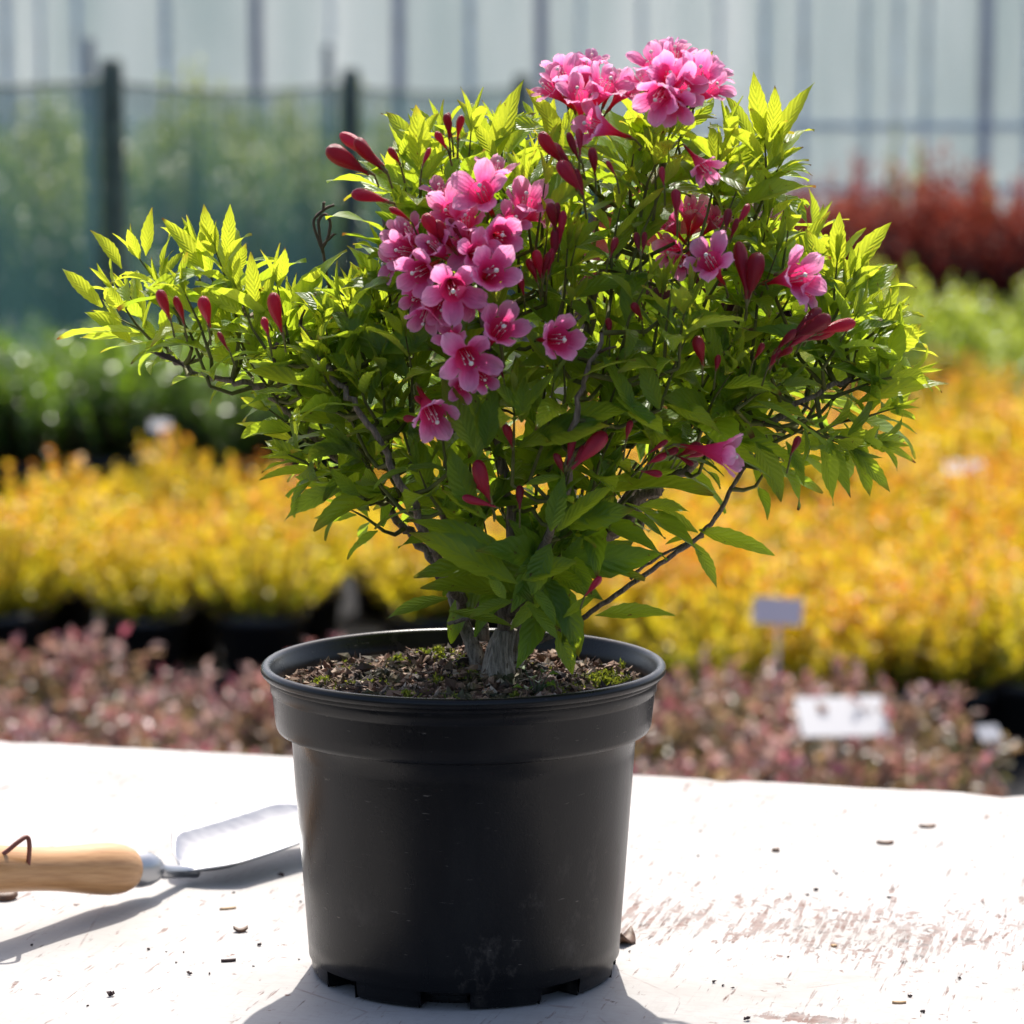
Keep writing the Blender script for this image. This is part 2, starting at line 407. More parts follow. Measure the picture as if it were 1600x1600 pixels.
# ------------------------------------------------------------------ background plants
def small_leaf(m, p, d, n, L, W, tint, rnd, fold=.25):
    s = d.cross(n)
    if s.length < 1e-6: s = d.orthogonal()
    s.normalize(); n = s.cross(d).normalized()
    a = p; b = p+d*L*.45+s*W/2+n*W*fold; c = p+d*L-n*L*.12; e = p+d*L*.45-s*W/2+n*W*fold; mid = p+d*L*.5
    m.add([a, b, c, e, mid], [(0, 1, 4), (1, 2, 4), (0, 4, 3), (3, 4, 2)], tint=tint, rnd=rnd)
def rv(): 
    v = Vector((random.gauss(0, 1), random.gauss(0, 1), random.gauss(0, 1))); return v.normalized()
def bush(rad, h, shoots, perlen, L, W, z0=0.0, upright=.8, lift=.15, lo=0.0):
    """mounded shrub: stems fanning from one root, small leaves all the way along"""
    m = MB(); st = MB()
    for i in range(shoots):
        a = random.uniform(0, 2*math.pi); rr = rad*math.sqrt(random.random())
        hh = h*(1-.45*(rr/rad)**2)*random.uniform(.78, 1.08)
        top = Vector((rr*math.cos(a), rr*math.sin(a), z0+hh))
        root = Vector((rr*.25*math.cos(a), rr*.25*math.sin(a), z0)); mid = (root+top)/2+Vector((rr*.15*math.cos(a), rr*.15*math.sin(a), -h*.04))
        pts = [root, mid, top]
        st.tube(pts, [.003, .0024, .001], 4, cap=False)
        n = int(perlen*(top-root).length)
        for k in range(n):
            t = lo+(1-lo)*(k+random.random())/n
            p = root*(1-t)**2+mid*2*t*(1-t)+top*t*t
            ax = (top-mid).normalized()
            d = (rv()*1.0+ax*upright+Vector((0, 0, lift))).normalized()
            nn = (ax+rv()*.5).normalized()
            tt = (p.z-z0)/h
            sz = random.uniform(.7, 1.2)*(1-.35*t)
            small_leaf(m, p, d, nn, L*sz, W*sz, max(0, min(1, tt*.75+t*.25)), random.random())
    return m, st
M_potbg = simple('black nursery pot plastic', (.018, .018, .020), .45)
M_twig = simple('thin brown stem', (.10, .06, .035), .8)
M_soilbg = simple('dark compost', (.03, .022, .016), .9)
def pot_mb(r, h):
    m = MB(); m.revolve([(0.001, 0.002), (r*.76, 0), (r*.93, h*.83), (r*1.0, h*.83), (r*1.02, h), (r*.96, h), (r*.93, h*.92), (.001, h*.90)], 20)
    return m
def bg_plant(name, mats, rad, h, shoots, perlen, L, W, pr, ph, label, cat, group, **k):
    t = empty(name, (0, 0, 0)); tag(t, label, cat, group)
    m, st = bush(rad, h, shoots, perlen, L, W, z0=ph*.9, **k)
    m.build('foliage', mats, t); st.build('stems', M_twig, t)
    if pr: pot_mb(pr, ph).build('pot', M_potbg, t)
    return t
def scatter(protos, spots, lab=None, rows=None, labels=None):
    used = set()
    for i, (x, y, sc) in enumerate(spots):
        p = protos[i % len(protos)]
        o = p if id(p) not in used else copy_tree(p); used.add(id(p))
        if rows:
            txt = next(t_ for lim, t_ in rows if y < lim); o['label'] = txt; o['group'] = txt
        if labels: o['label'] = labels[i]
        o.location = (x, y, 0); o.rotation_euler = (0, 0, random.uniform(0, 6.28)); o.scale = (sc, sc, sc*random.uniform(.92, 1.08))

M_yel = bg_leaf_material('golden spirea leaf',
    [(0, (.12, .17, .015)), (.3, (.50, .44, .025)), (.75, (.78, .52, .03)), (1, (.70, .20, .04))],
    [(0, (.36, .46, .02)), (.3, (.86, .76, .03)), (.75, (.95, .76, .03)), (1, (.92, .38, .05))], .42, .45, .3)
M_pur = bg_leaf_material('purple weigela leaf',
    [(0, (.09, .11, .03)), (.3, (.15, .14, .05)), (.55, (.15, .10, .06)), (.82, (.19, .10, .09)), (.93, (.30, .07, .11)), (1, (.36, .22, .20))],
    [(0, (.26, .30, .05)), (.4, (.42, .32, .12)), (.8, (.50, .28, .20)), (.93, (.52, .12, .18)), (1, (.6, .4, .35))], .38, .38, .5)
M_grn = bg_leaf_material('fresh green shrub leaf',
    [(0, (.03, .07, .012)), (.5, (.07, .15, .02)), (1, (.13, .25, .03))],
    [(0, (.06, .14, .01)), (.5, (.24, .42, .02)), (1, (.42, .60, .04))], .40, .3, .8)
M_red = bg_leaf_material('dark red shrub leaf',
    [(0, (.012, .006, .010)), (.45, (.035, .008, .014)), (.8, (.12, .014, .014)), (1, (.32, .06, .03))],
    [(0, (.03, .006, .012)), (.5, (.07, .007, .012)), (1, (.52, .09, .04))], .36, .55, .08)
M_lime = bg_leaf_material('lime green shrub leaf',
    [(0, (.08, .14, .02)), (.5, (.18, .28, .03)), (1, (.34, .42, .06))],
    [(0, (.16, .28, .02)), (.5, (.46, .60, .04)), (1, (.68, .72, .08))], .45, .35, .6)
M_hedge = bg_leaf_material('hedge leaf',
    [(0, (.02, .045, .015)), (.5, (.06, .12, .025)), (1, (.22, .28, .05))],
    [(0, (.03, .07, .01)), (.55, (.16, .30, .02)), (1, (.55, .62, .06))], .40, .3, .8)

def rowpos(px, Y): return (px-800)/F*Y
# golden spireas
yel = [bg_plant('golden_shrub', M_yel, .235, .27, 56, 130, .034, .024, .11, .15, 'golden yellow shrub with orange shoot tips, in the block behind the table', 'potted shrub', 'golden shrubs in black pots') for _ in range(4)]
sp = []
for Y in np.arange(7.1, 9.6, .30):
    x = -2.0+random.uniform(0, .2)
    while x < 2.1:
        px = 800+x/Y*F
        lim = 7.15 if px < 700 else 6.75
        far = 8.45 if px < 640 else (9.3 if px < 1250 else 9.9)
        if lim <= Y <= far and not (px < 60 and Y > 8.0): sp.append((x+random.uniform(-.05, .05), Y+random.uniform(-.05, .05), random.uniform(.88, 1.12)*(1.16 if px > 640 and Y > 8 else 1)))
        x += .33
sp += [(rowpos(px, 6.85), 6.85+random.uniform(-.06, .06), random.uniform(.9, 1.05)) for px in (1010, 1120, 1230, 1330, 1440, 1560)]+[(rowpos(px, 6.5), 6.5, random.uniform(.9, 1.0)) for px in (1150, 1290, 1400, 1500, 1620)]
scatter(yel, sp, rows=[(7.3, 'golden shrub with its black pot showing, front edge of the golden block'), (8.2, 'golden shrub in the middle of the golden block'), (99, 'golden shrub with orange tips toward the back of the golden block')])
big = bg_plant('golden_shrub', M_yel, .23, .33, 60, 150, .032, .021, .12, .17, 'tallest golden shrub on the left, its crown rising above the rest of the block', 'potted shrub', 'golden shrubs in black pots')
big.location = (rowpos(270, 8.3), 8.3, 0)
big = bg_plant('golden_shrub', M_yel, .34, .38, 90, 130, .034, .022, .14, .18, 'tall orange tipped golden shrub at the back right of the block', 'potted shrub', 'golden shrubs in black pots')
big.location = (rowpos(1500, 10.2), 10.2, 0)
# purple front row
pur = [bg_plant('purple_shrub', M_pur, .15, .205, 34, 120, .042, .024, .10, .14, 'low bronze purple shrub in a black pot', 'potted shrub', 'bronze purple shrubs nearest the table') for _ in range(4)]
sp = []
for Y in (4.9, 5.15, 5.4, 5.65, 5.9, 6.15):
    x = -1.3+random.uniform(0, .15)
    while x < 1.35:
        px = 800+x/Y*F
        hi = 6.0 if px < 520 else 5.95 if px < 1050 else (5.95 if px < 1330 else 5.45)
        if Y < hi and not (px > 1500 and Y < 5.8): sp.append((x+random.uniform(-.04, .04), Y+random.uniform(-.04, .04), random.uniform(.85, 1.12)))
        x += .235
scatter(pur, sp, rows=[(5.3, 'low bronze purple shrub just behind the table edge'), (5.8, 'low bronze purple shrub in the middle of the purple bed'), (99, 'low bronze purple shrub next to the golden block')])
# green shrubs at left, behind the golden ones
grn = [bg_plant('green_shrub', M_grn, .27, .36, 60, 110, .045, .028, .13, .17, 'rounded fresh green shrub between the golden block and the netting fence', 'potted shrub', 'green shrubs below the netting fence') for _ in range(3)]
sp = []
for Y in (10.2, 10.7, 11.2):
    for px in range(-60, 760, 105): sp.append((rowpos(px+random.uniform(-20, 20), Y), Y, random.uniform(1.05, 1.25)))
sp = [s for s in sp if not (s[0] > -.9-(14.8-s[1])*0 and s[1] > 20)]
scatter(grn, sp, rows=[(10.4, 'fresh green shrub directly behind the golden block on the left'), (10.9, 'fresh green shrub in the middle green row on the left'), (99, 'fresh green shrub closest to the foot of the netting fence')])
lime = [bg_plant('lime_shrub', M_lime, .32, .44, 70, 110, .045, .026, .14, .18, 'lime green shrub with light new growth', 'potted shrub', 'lime shrubs on the right') for _ in range(2)]
scatter(lime, [(rowpos(1420, 11.4), 11.4, 1.32), (rowpos(1530, 11.2), 11.2, .95), (rowpos(1640, 11.0), 11.0, 1.15), (rowpos(1300, 11.6), 11.6, .9), (rowpos(1470, 12.0), 12.0, 1.15), (rowpos(1590, 12.1), 12.1, 1.1), (rowpos(1235, 10.3), 10.3, .75)], labels=['lime green shrub nearest the big potted shrub, below the dark red row', 'lime green shrub second from the right edge, in front', 'lime green shrub cut by the right edge of the photo', 'lime green shrub mostly hidden behind the right leaf tips', 'lime green shrub at the back left, touching the dark red row', 'lime green shrub at the back right, touching the dark red row', 'small lime green shrub showing under the right side of the flowering shrub'])
red = [bg_plant('red_shrub', M_red, .38, .80, 110, 80, .050, .032, .15, .2, 'dark red leaved shrub with copper tips in the row before the greenhouse', 'potted shrub', 'dark red shrubs on the right') for _ in range(3)]
sp = []
for Y in (13.6, 14.4, 15.2):
    for px in range(1090 if Y < 14 else 1010, 1700, 150): sp.append((rowpos(px+random.uniform(-25, 25), Y), Y, random.uniform(.95, 1.15)))
scatter(red, sp, rows=[(14, 'dark red shrub in the front row above the lime green shrubs'), (14.8, 'dark red shrub in the middle red row'), (99, 'copper tipped red shrub in the back row, nearest the greenhouse')])
# taller young green plants poking up before the greenhouse on the right
yg = [bg_plant('young_tree', M_hedge, .16, 1.10, 14, 60, .05, .03, .14, .2, 'slim young green tree rising above the dark red shrubs', 'young tree', 'slim young trees before the greenhouse', lo=.3)]
scatter(yg, [(rowpos(1410, 16.2), 16.2, .98), (rowpos(1490, 16.6), 16.6, .80), (rowpos(1545, 16.8), 16.8, .80)], labels=['tallest slim young tree rising above the red shrubs', 'middle slim young tree above the red shrubs', 'rightmost slim young tree above the red shrubs'])
# hedge plants beyond the netting
hed = [bg_plant('hedge_shrub', M_hedge, .42, 1.05, 110, 62, .060, .036, .18, .25, 'tall leafy green shrub standing behind the teal netting', 'shrub', 'hedge shrubs beyond the netting', lo=.08) for _ in range(3)]
sp = []
for Y in (14.0, 15.0, 16.2, 17.4, 18.6):
    for px in range(-80, 900, int(.62/Y*F)):
        x = rowpos(px+random.uniform(-20, 20), Y)
        fx = -1.467+(Y-11.5)*.225
        if x < fx-.5: sp.append((x, Y, random.uniform(.9, 1.10)))
for px in (560, 650, 740, 860, 960, 1060): sp.append((rowpos(px, 20.5), 20.5, random.uniform(.95, 1.1)))
scatter(hed, sp, rows=[(15.5, 'leafy green shrub standing close behind the teal netting'), (19, 'leafy green shrub farther behind the teal netting'), (99, 'green shrub before the greenhouse, seen past the flowering shrub')])

# plant labels among the pots
M_card = simple('white plastic label', (.42, .42, .44), .4)
M_cardg = simple('grey lilac plastic label', (.80, .66, .66), .45)
def plant_label(px, py, Y, wd, ht, mat, lab, tilt=-.5, yaw=0, stakew=.012):
    q = at(px, py, Y); t = empty('plant_label', (q.x, Y, 0), yaw); tag(t, lab, 'plant label')
    m = MB(); Mx = Matrix.Rotation(tilt, 3, 'X'); a, b, d = wd/2, ht/2, .0015
    vs = [Mx@Vector((sx*a, sy*d, sz*b))+Vector((0, 0, q.z)) for sx in (-1, 1) for sy in (-1, 1) for sz in (-1, 1)]
    m.add(vs, [(0,1,3,2),(4,6,7,5),(0,4,5,1),(2,3,7,6),(0,2,6,4),(1,5,7,3)]); m.build('card', mat, t, False)
    m = MB(); m.box((0, .004, (q.z-.0)/2), (stakew, .003, q.z-.01)); m.build('stake', mat, t, False)
plant_label(1316, 1120, 5.15, .150, .095, M_card, 'large blank white label lying tilted among the purple shrubs', -1.0, .1)
plant_label(1215, 955, 5.7, .095, .050, M_cardg, 'grey lilac label held up on a stake in front of the golden shrubs', -.35, -.35, .007)
plant_label(1507, 730, 8.4, .115, .055, M_card, 'small white label between golden shrubs at right', -1.0, .2)
plant_label(250, 665, 9.4, .06, .04, M_card, 'small white label behind the golden shrubs on the left', -.9, 0)
plant_label(1545, 1146, 5.2, .040, .034, M_card, 'narrow white label at the right end of the purple row', -.9, .3, .004)

# ------------------------------------------------------------------ table
TR = -math.atan2(2.72-2.51, .448+.413)
eL, eR = on(0, 1157), on(1600, 1243)
TR = math.atan2(eR.y-eL.y, eR.x-eL.x)
ec = (eL+eR)/2
T = empty('potting_table', (ec.x, ec.y, 0), TR); tag(T, 'worn white painted potting table with scratches, soil crumbs and brown stains', 'table')
def to_table(p):
    return Matrix.Rotation(-TR, 3, 'Z')@(Vector((p.x, p.y, 0))-Vector((ec.x, ec.y, 0)))
wq = to_table(on(1290, 1445)); WEAR = (wq.x, wq.y)
wq = to_table(on(1262, 1592)); DARK_PATCH = (wq.x, wq.y)
M_table = table_material()
M_under = simple('rough timber', (.25, .19, .13), .8, nscale=30)
m = MB(); LX, DY, th = 1.25, 1.05, .022
nx = 160
top = []; 
vs = []; fs = []
for i in range(nx+1):
    x = -LX+2*LX*i/nx
    e = .0030*noise.noise(Vector((x*14, 0, 3)))+.0016*noise.noise(Vector((x*60, 1, 3)))
    ch = max(0, noise.noise(Vector((x*22, 5, 0)))-.35)*.035
    y1 = e-ch
    vs += [(x, -DY, TABLE_Z), (x, y1-.0015, TABLE_Z), (x, y1, TABLE_Z-.0015), (x, y1, TABLE_Z-th), (x, -DY, TABLE_Z-th)]
for i in range(nx):
    for j in range(5):
        a = i*5+j; b = i*5+(j+1) % 5; fs.append((a, a+5, b+5, b))
fs.append((0, 1, 2, 3, 4)); o5 = nx*5; fs.append((o5+4, o5+3, o5+2, o5+1, o5))
m.add(vs, [f[::-1] for f in fs]); top_o = m.build('table_top', M_table, T, False)
for sx in (-1, 1):
    for y in (-.08, -DY+.08):
        m = MB(); m.box((sx*(LX-.1), y, (TABLE_Z-th)/2), (.06, .06, TABLE_Z-th-.001)); m.build('leg', M_under, T, False)
for y in (-.05, -DY+.05):
    m = MB(); m.box((0, y, TABLE_Z-th-.041), (2*LX-.27, .022, .08)); m.build('apron', M_under, T, False)

# ------------------------------------------------------------------ pot
PC = on(727, 1512); PC.y = 2.0; PC.x = at(725, 1300, 2.0).x
POT_H = at(723, 1033, 2.0).z-TABLE_Z
RIM = 316.5/F*(2.0*CP+(CAM_Z-TABLE_Z-POT_H)*SP)
k_ = RIM/316.5
mp_, nt, _, l = newmat('black moulded pot plastic')
co = objcoord(nt)
dust = noisef(nt, 30, 6, objcoord(nt, (1, 1, .25)), .6)
scf = noisef(nt, 220, 5, objcoord(nt, (.35, .35, 2.2)), .6)
c = mixc(nt, maprange(nt, dust, .45, .75, 0, .6), (.003, .0032, .004), (.014, .013, .012))
smg = math_(nt, 'MULTIPLY', maprange(nt, noisef(nt, 18, 7, objcoord(nt, (1, 1, .7)), .75), .56, .70), maprange(nt, noisef(nt, 5, 2, co), .48, .62))
c = mixc(nt, math_(nt, 'MULTIPLY', smg, .8), c, (.085, .070, .058))
spk = math_(nt, 'MULTIPLY', math_(nt, 'SUBTRACT', scf, .67), 12, clamp=True)
c = mixc(nt, spk, c, (.14, .12, .10))
rg = math_(nt, 'ADD', math_(nt, 'ADD', maprange(nt, dust, .3, .7, .24, .36), math_(nt, 'MULTIPLY', spk, .3)), math_(nt, 'MULTIPLY', smg, .25))
p = principled(nt, c, rg, bump(nt, math_(nt, 'ADD', noisef(nt, 700, 3, co), math_(nt, 'MULTIPLY', noisef(nt, 12, 2, co), 1.5)), .12, .0008), spec=.30); output(nt, p.outputs[0])
M_pot = mp_
pot = empty('nursery_pot', (PC.x, PC.y, TABLE_Z)); tag(pot, 'large black plastic nursery pot with a rolled rim, standing on the white table', 'plant pot')
rb = 238*k_*1.008; rw = 270*k_; rc1 = 294*k_; rc2 = 301*k_
zc = POT_H-.0455; wt = .0016
m = MB()
prof = [(rb-.004, .0), (rb, .002), (rb+.0005, .006)]
SEG = 120
# wall with drainage notches: skip faces low on the wall in the notch sectors
rows = [(rb-.006, .0005), (rb-.0015, .0012), (rb, .0035), (rb+.001, .012), (rb+.0022, .0125)]
for i in range(1, 13):
    t = i/12; rows.append((rb+.002+(rw-rb-.002)*t, .0125+(zc-.0125)*t))
rows += [(rw+.0012, zc+.0012), (rc1-.004, zc+.0018), (rc1-.0012, zc+.0030), (rc1, zc+.006)]
for i in range(1, 4): rows.append((rc1+(rc2-rc1)*i/4, zc+.006+(POT_H-.0115-zc-.006)*i/4))
rows += [(rc1+(rc2-rc1)*.78, zc+.006+(POT_H-.0175-zc)*.78), (rc1+(rc2-rc1)*.78+.0010, zc+.006+(POT_H-.0175-zc)*.80), (rc2+.0006, POT_H-.0115)]
rows += [(rc2+.0006, POT_H-.0095)]
notches = [(-math.pi/2-.12+i*2*math.pi/8, .155) for i in range(8)]
def innotch(a):
    for c0, h0 in notches:
        d = (a-c0+math.pi) % (2*math.pi)-math.pi
        if abs(d) < h0: return True
    return False
vs = []; fs = []
for r, z in rows:
    for j in range(SEG):
        a = 2*math.pi*j/SEG; vs.append((r*math.cos(a), r*math.sin(a), z))
for i in range(len(rows)-1):
    for j in range(SEG):
        am = 2*math.pi*(j+.5)/SEG
        if i < 3 and innotch(am): continue
        a = i*SEG+j; b = i*SEG+(j+1) % SEG; fs.append((a, b, b+SEG, a+SEG))
m.add(vs, fs)
# inner skin and floor
m.revolve([(rc2-.002, POT_H-.010), (rw-.003, zc), (rb-.003, .010), (rb*.86, .006), (.001, .006)], SEG)
# short radial returns at the notches, joining wall and inner floor
for c0, h0 in notches:
    for sgn in (-1, 1):
        a = c0+sgn*h0; ca, sa = math.cos(a), math.sin(a)
        m.add([(rb*ca, rb*sa, .0008), (rb*.84*ca, rb*.84*sa, .0008), (rb*.84*ca, rb*.84*sa, .012), (rb*1.008*ca, rb*1.008*sa, .012)], [(0, 1, 2, 3)])
    am = [c0+h0*(-1+2*q/8) for q in range(9)]
    vv = [(rb*.84*math.cos(a), rb*.84*math.sin(a), z) for a in am for z in (.0008, .012)]
    m.add(vv, [(2*q, 2*q+2, 2*q+3, 2*q+1) for q in range(8)])
m.build('pot_wall', M_pot, pot)
# rolled rim
rm = MB(); R0 = RIM
prof = []
for i in range(14):
    a = math.pi*(-.55)+math.pi*1.5*i/13
    prof.append((R0-.0034+.0034*math.cos(a), POT_H-.0036+.0036*math.sin(a)))
prof = [(rc2+.0004, POT_H-.0105), (R0-.0030, POT_H-.0085)]+prof+[(R0-.008, POT_H-.006), (R0-.0095, POT_H-.009), (R0-.0105, POT_H-.013), (R0-.012, POT_H-.030)]
rm.revolve(prof, 128); rm.build('pot_rim', M_pot, pot)
# ------------------------------------------------------------------ compost in the pot
SOIL_Z = TABLE_Z+POT_H-.015; SR = RIM-.0115
def soil_h(x, y):
    r = math.hypot(x, y)/SR
    h = .008*noise.noise(Vector((x*22, y*22, 0)))+.0065*noise.noise(Vector((x*60, y*60, 4)))+.0035*noise.noise(Vector((x*190, y*190, 9)))
    h += .010*math.exp(-(((x-.0)/.05)**2+((y-.02)/.05)**2)) + .004*(1-r*r) - .004
    h += .005*max(0, noise.noise(Vector((x*32, y*32, 20))))
    return h*(1 if r < .93 else max(0, (1-r)/.07)) - (.003 if r > .9 else 0)
m = MB(); nr, na = 44, 120; vs = [(0, 0, soil_h(0, 0))]; fs = []
for i in range(1, nr+1):
    for j in range(na):
        a = 2*math.pi*j/na; r = SR*i/nr; x, y = r*math.cos(a), r*math.sin(a); vs.append((x, y, soil_h(x, y)))
for j in range(na): fs.append((0, 1+j, 1+(j+1) % na))
for i in range(nr-1):
    for j in range(na):
        a = 1+i*na+j; b = 1+i*na+(j+1) % na; fs.append((a, a+na, b+na, b))
m.add(vs, fs)
def chip(m, p, s, fl=.5, mi=0, rnd=0, tint=0):
    ax = Matrix.Rotation(random.uniform(0, 6.28), 3, rv()); a, b, c = s*random.uniform(.6, 1.3), s*random.uniform(.4, .8), s*fl*random.uniform(.5, 1)
    vs = []
    for sx, sy, sz in ((-1,0,0),(1,0,0),(0,-1,0),(0,1,0),(0,0,-1),(0,0,1)):
        vs.append(Vector(p)+ax@Vector((sx*a*random.uniform(.7, 1.2), sy*b*random.uniform(.7, 1.2), sz*c)))
    m.add(vs, [(0,2,4),(2,1,4),(1,3,4),(3,0,4),(2,0,5),(1,2,5),(3,1,5),(0,3,5)], rnd=rnd, tint=tint, mi=mi)
for i in range(7500):
    a = random.uniform(0, 6.283); r = SR*math.sqrt(random.random())*.985; x, y = r*math.cos(a), r*math.sin(a)
    s = random.choice((.0012, .0016, .0022, .0030, .0042, .0052)); chip(m, (x, y, soil_h(x, y)+s*.45), s, rnd=random.random())
for i in range(120):  # bigger lumps
    a = random.uniform(0, 6.283); r = SR*math.sqrt(random.random())*.93; x, y = r*math.cos(a), r*math.sin(a)
    chip(m, (x, y, soil_h(x, y)+.003), random.uniform(.005, .008), fl=.7, rnd=random.random()**2*.8)
for i in range(700):  # fibres and bits of twig
    a = random.uniform(0, 6.283); r = SR*math.sqrt(random.random())*.95; x, y = r*math.cos(a), r*math.sin(a)
    p = Vector((x, y, soil_h(x, y)+.002)); d = rv(); d.z = abs(d.z)*.5
    L = random.uniform(.006, .016); m.tube([p, p+d*L*.5+rv()*.001, p+d*L], [.0004, .0004, .0003], 4, rnd=random.random())
M_soil, nt, _, l = newmat('bark compost')
c = ramp(nt, attr(nt, 'rnd'), [(0, (.020, .011, .007)), (.3, (.07, .034, .018)), (.6, (.17, .085, .05)), (.88, (.32, .19, .12)), (1, (.55, .44, .35))])
c = mixc(nt, maprange(nt, noisef(nt, 45, 3, objcoord(nt)), .52, .66, 0, .6), c, (.05, .07, .018))
p = principled(nt, c, .75, spec=.5); output(nt, p.outputs[0])
so = m.build('compost', M_soil, None, False); so.location = (PC.x, PC.y, SOIL_Z)
tag(so, 'rough bark compost with fibres filling the black nursery pot', 'compost', kind='stuff')
# moss
m = MB()
def tuft(cx, cy, rad, n, hgt=.0032):
    for i in range(n):
        a = random.uniform(0, 6.283); r = rad*abs(random.gauss(0, .5)); x, y = cx+r*math.cos(a), cy+r*math.sin(a)
        if math.hypot(x, y) > SR*.97: continue
        z = soil_h(x, y)+.0008+.004*math.exp(-(r/rad)**2*2)*random.random(); d = (rv()*1.3+Vector((0, 0, .8))).normalized()
        small_leaf(m, Vector((x, y, z)), d, rv(), hgt*random.uniform(.5, 1.2), .0014, random.random(), random.random())
for cx, cy, rad, n in ((.092, .004, .022, 1800), (.112, -.022, .012, 450), (-.02, .05, .014, 700), (-.06, -.02, .012, 350), (-.045, .03, .012, 350), (-.09, -.01, .014, 260), (.0, -.085, .02, 300), (-.035, -.075, .015, 200), (.03, .06, .02, 500), (-.075, .05, .02, 300), (-.02, -.02, .014, 300)): tuft(cx, cy, rad, int(n*1.5))
for k in range(26):
    a_ = random.uniform(0, 6.28); r_ = SR*.9*math.sqrt(random.random()); tuft(r_*math.cos(a_), r_*math.sin(a_), random.uniform(.005, .010), 110)
M_moss = bg_leaf_material('moss', [(0, (.05, .07, .012)), (.5, (.13, .16, .02)), (1, (.26, .27, .03))], [(0, (.12, .18, .02)), (1, (.45, .48, .04))], .35, .6, .3)
mo = m.build('moss', M_moss); mo.location = (PC.x, PC.y, SOIL_Z); tag(mo, 'patches of yellow green moss growing on the compost in the pot', 'moss', kind='stuff')

# ------------------------------------------------------------------ the shrub
M_leaf = leaf_material(); M_flower = flower_material(); M_bud = bud_material()
M_bark = bark_material(); M_trunk = bark_material('grey trunk bark', (.10, .078, .055), (.60, .50, .40))
M_stem = simple('green brown twig', (.12, .12, .035), .7, nscale=80, namt=.4, spec=.2)
M_calyx = simple('reddish green calyx', (.16, .13, .035), .5)
M_white = simple('cream stamen', (.80, .74, .62), .5)
M_dry = simple('dry brown seed stalk', (.09, .055, .035), .8, nscale=100, namt=.4)
SH = empty('flowering_shrub', (PC.x, PC.y, SOIL_Z))
tag(SH, 'shrub with pink funnel flowers, crimson buds and backlit leaves, rooted in the big black pot', 'shrub')
inv = Vector((PC.x, PC.y, SOIL_Z))
Y0 = 2.0
def P(px, py, dy=0): return at(px, py, Y0+dy)

def bez(pts, n):
    """Catmull-Rom through the points"""
    out = []; q = [pts[0]*2-pts[1]]+pts+[pts[-1]*2-pts[-2]]
    for i in range(1, len(q)-2):
        for k in range(n):
            t = k/n; a, b, c, d = q[i-1], q[i], q[i+1], q[i+2]
            out.append(.5*((2*b)+(c-a)*t+(2*a-5*b+4*c-d)*t*t+(3*b-a-3*c+d)*t**3))
    out.append(pts[-1]); return out
limbs = []
def limb(specs, r0, r1, mat=None, wob=.0020, knots=True):
    r0 *= .82; r1 *= .85
    if r0 < .003: wob = .0005
    pts = bez([P(*s) for s in specs], 8); n = len(pts)
    for i in range(1, n-1): pts[i] = pts[i]+rv()*wob
    rad = [r0+(r1-r0)*(i/(n-1))**.8 for i in range(n)]
    if knots:
        for i in range(2, n-1):
            if random.random() < .22: rad[i] *= 1.25
    m = MB(); m.tube([p-inv for p in pts], rad, 9, jit=.10); m.build('branch', mat or M_bark, SH)
    limbs.append((pts, rad)); return pts
# trunk: two fused grey stems with a sawn stump
def stem(specs, rads, name='trunk'):
    m = MB(); pts = bez([P(*s) for s in specs], 6); n = len(pts)
    sides = 22; vs = []; fs = []
    rr = np.interp(np.linspace(0, 1, n), np.linspace(0, 1, len(rads)), rads)
    for i, p in enumerate(pts):
        for j in range(sides):
            a = 2*math.pi*j/sides; q = Vector((math.cos(a), math.sin(a), 0))
            r = rr[i]*(1+.30*noise.noise(Vector((q.x*1.8, q.y*1.8, p.z*22)))+.16*noise.noise(Vector((q.x*7, q.y*7, p.z*25))))
            vs.append(p+q*r-inv)
    for i in range(n-1):
        for j in range(sides):
            a = i*sides+j; b = i*sides+(j+1) % sides; fs.append((a, b, b+sides, a+sides))
    fs.append(tuple(range((n-1)*sides, n*sides)))
    m.add(vs, fs); return m.build(name, M_trunk, SH)
stem([(775, 1085, -.01), (776, 1050, -.01), (778, 1015, -.01), (790, 984, -.01)], [.0165, .0112, .0090, .0078])
stem([(752, 1075, .004), (748, 1045, .004), (738, 1010, .006), (720, 965, .01), (705, 925, .02)], [.011, .0065, .0055, .005, .004])
stem([(790, 1080, .015), (795, 1030, .02), (810, 985, .02), (835, 930, .02)], [.012, .009, .008, .007])
limb([(720, 965, .01), (690, 900, .02), (640, 832, .03), (560, 745, .02), (470, 665, .0), (405, 606, -.02), (330, 590, -.02), (245, 552, -.02)], .0045, .0016)
limb([(755, 1000, .01), (745, 900, .02), (700, 720, .03), (650, 560, .02), (610, 440, .0), (600, 340, -.01)], .0050, .0016)
limb([(785, 990, -.01), (800, 860, -.03), (780, 680, -.05), (760, 520, -.06), (735, 400, -.05)], .0055, .0018)
limb([(820, 960, .02), (850, 860, .0), (900, 680, -.02), (925, 480, -.02), (985, 350, -.02), (1035, 270, -.02), (1030, 215, -.02)], .0060, .0024)
limb([(835, 930, .02), (900, 870, .02), (965, 815, .02), (1010, 770, .02), (1080, 680, .03), (1140, 520, .03), (1165, 400, .02), (1185, 290, .01)], .0088, .0020, wob=.004)
limb([(985, 790, .02), (1050, 745, .0), (1130, 690, -.03), (1230, 640, -.04), (1330, 590, -.04)], .0052, .0016, wob=.003)
limb([(810, 1015, .01), (880, 985, .01), (940, 945, .0), (1030, 882, -.01), (1095, 835, -.01), (1130, 790, .0), (1160, 735, .01), (1230, 670, .03)], .0024, .0016, wob=.0005, knots=False)
limb([(820, 950, .03), (860, 880, .08), (900, 720, .11), (900, 560, .12), (860, 380, .10), (800, 270, .06)], .0055, .0018)
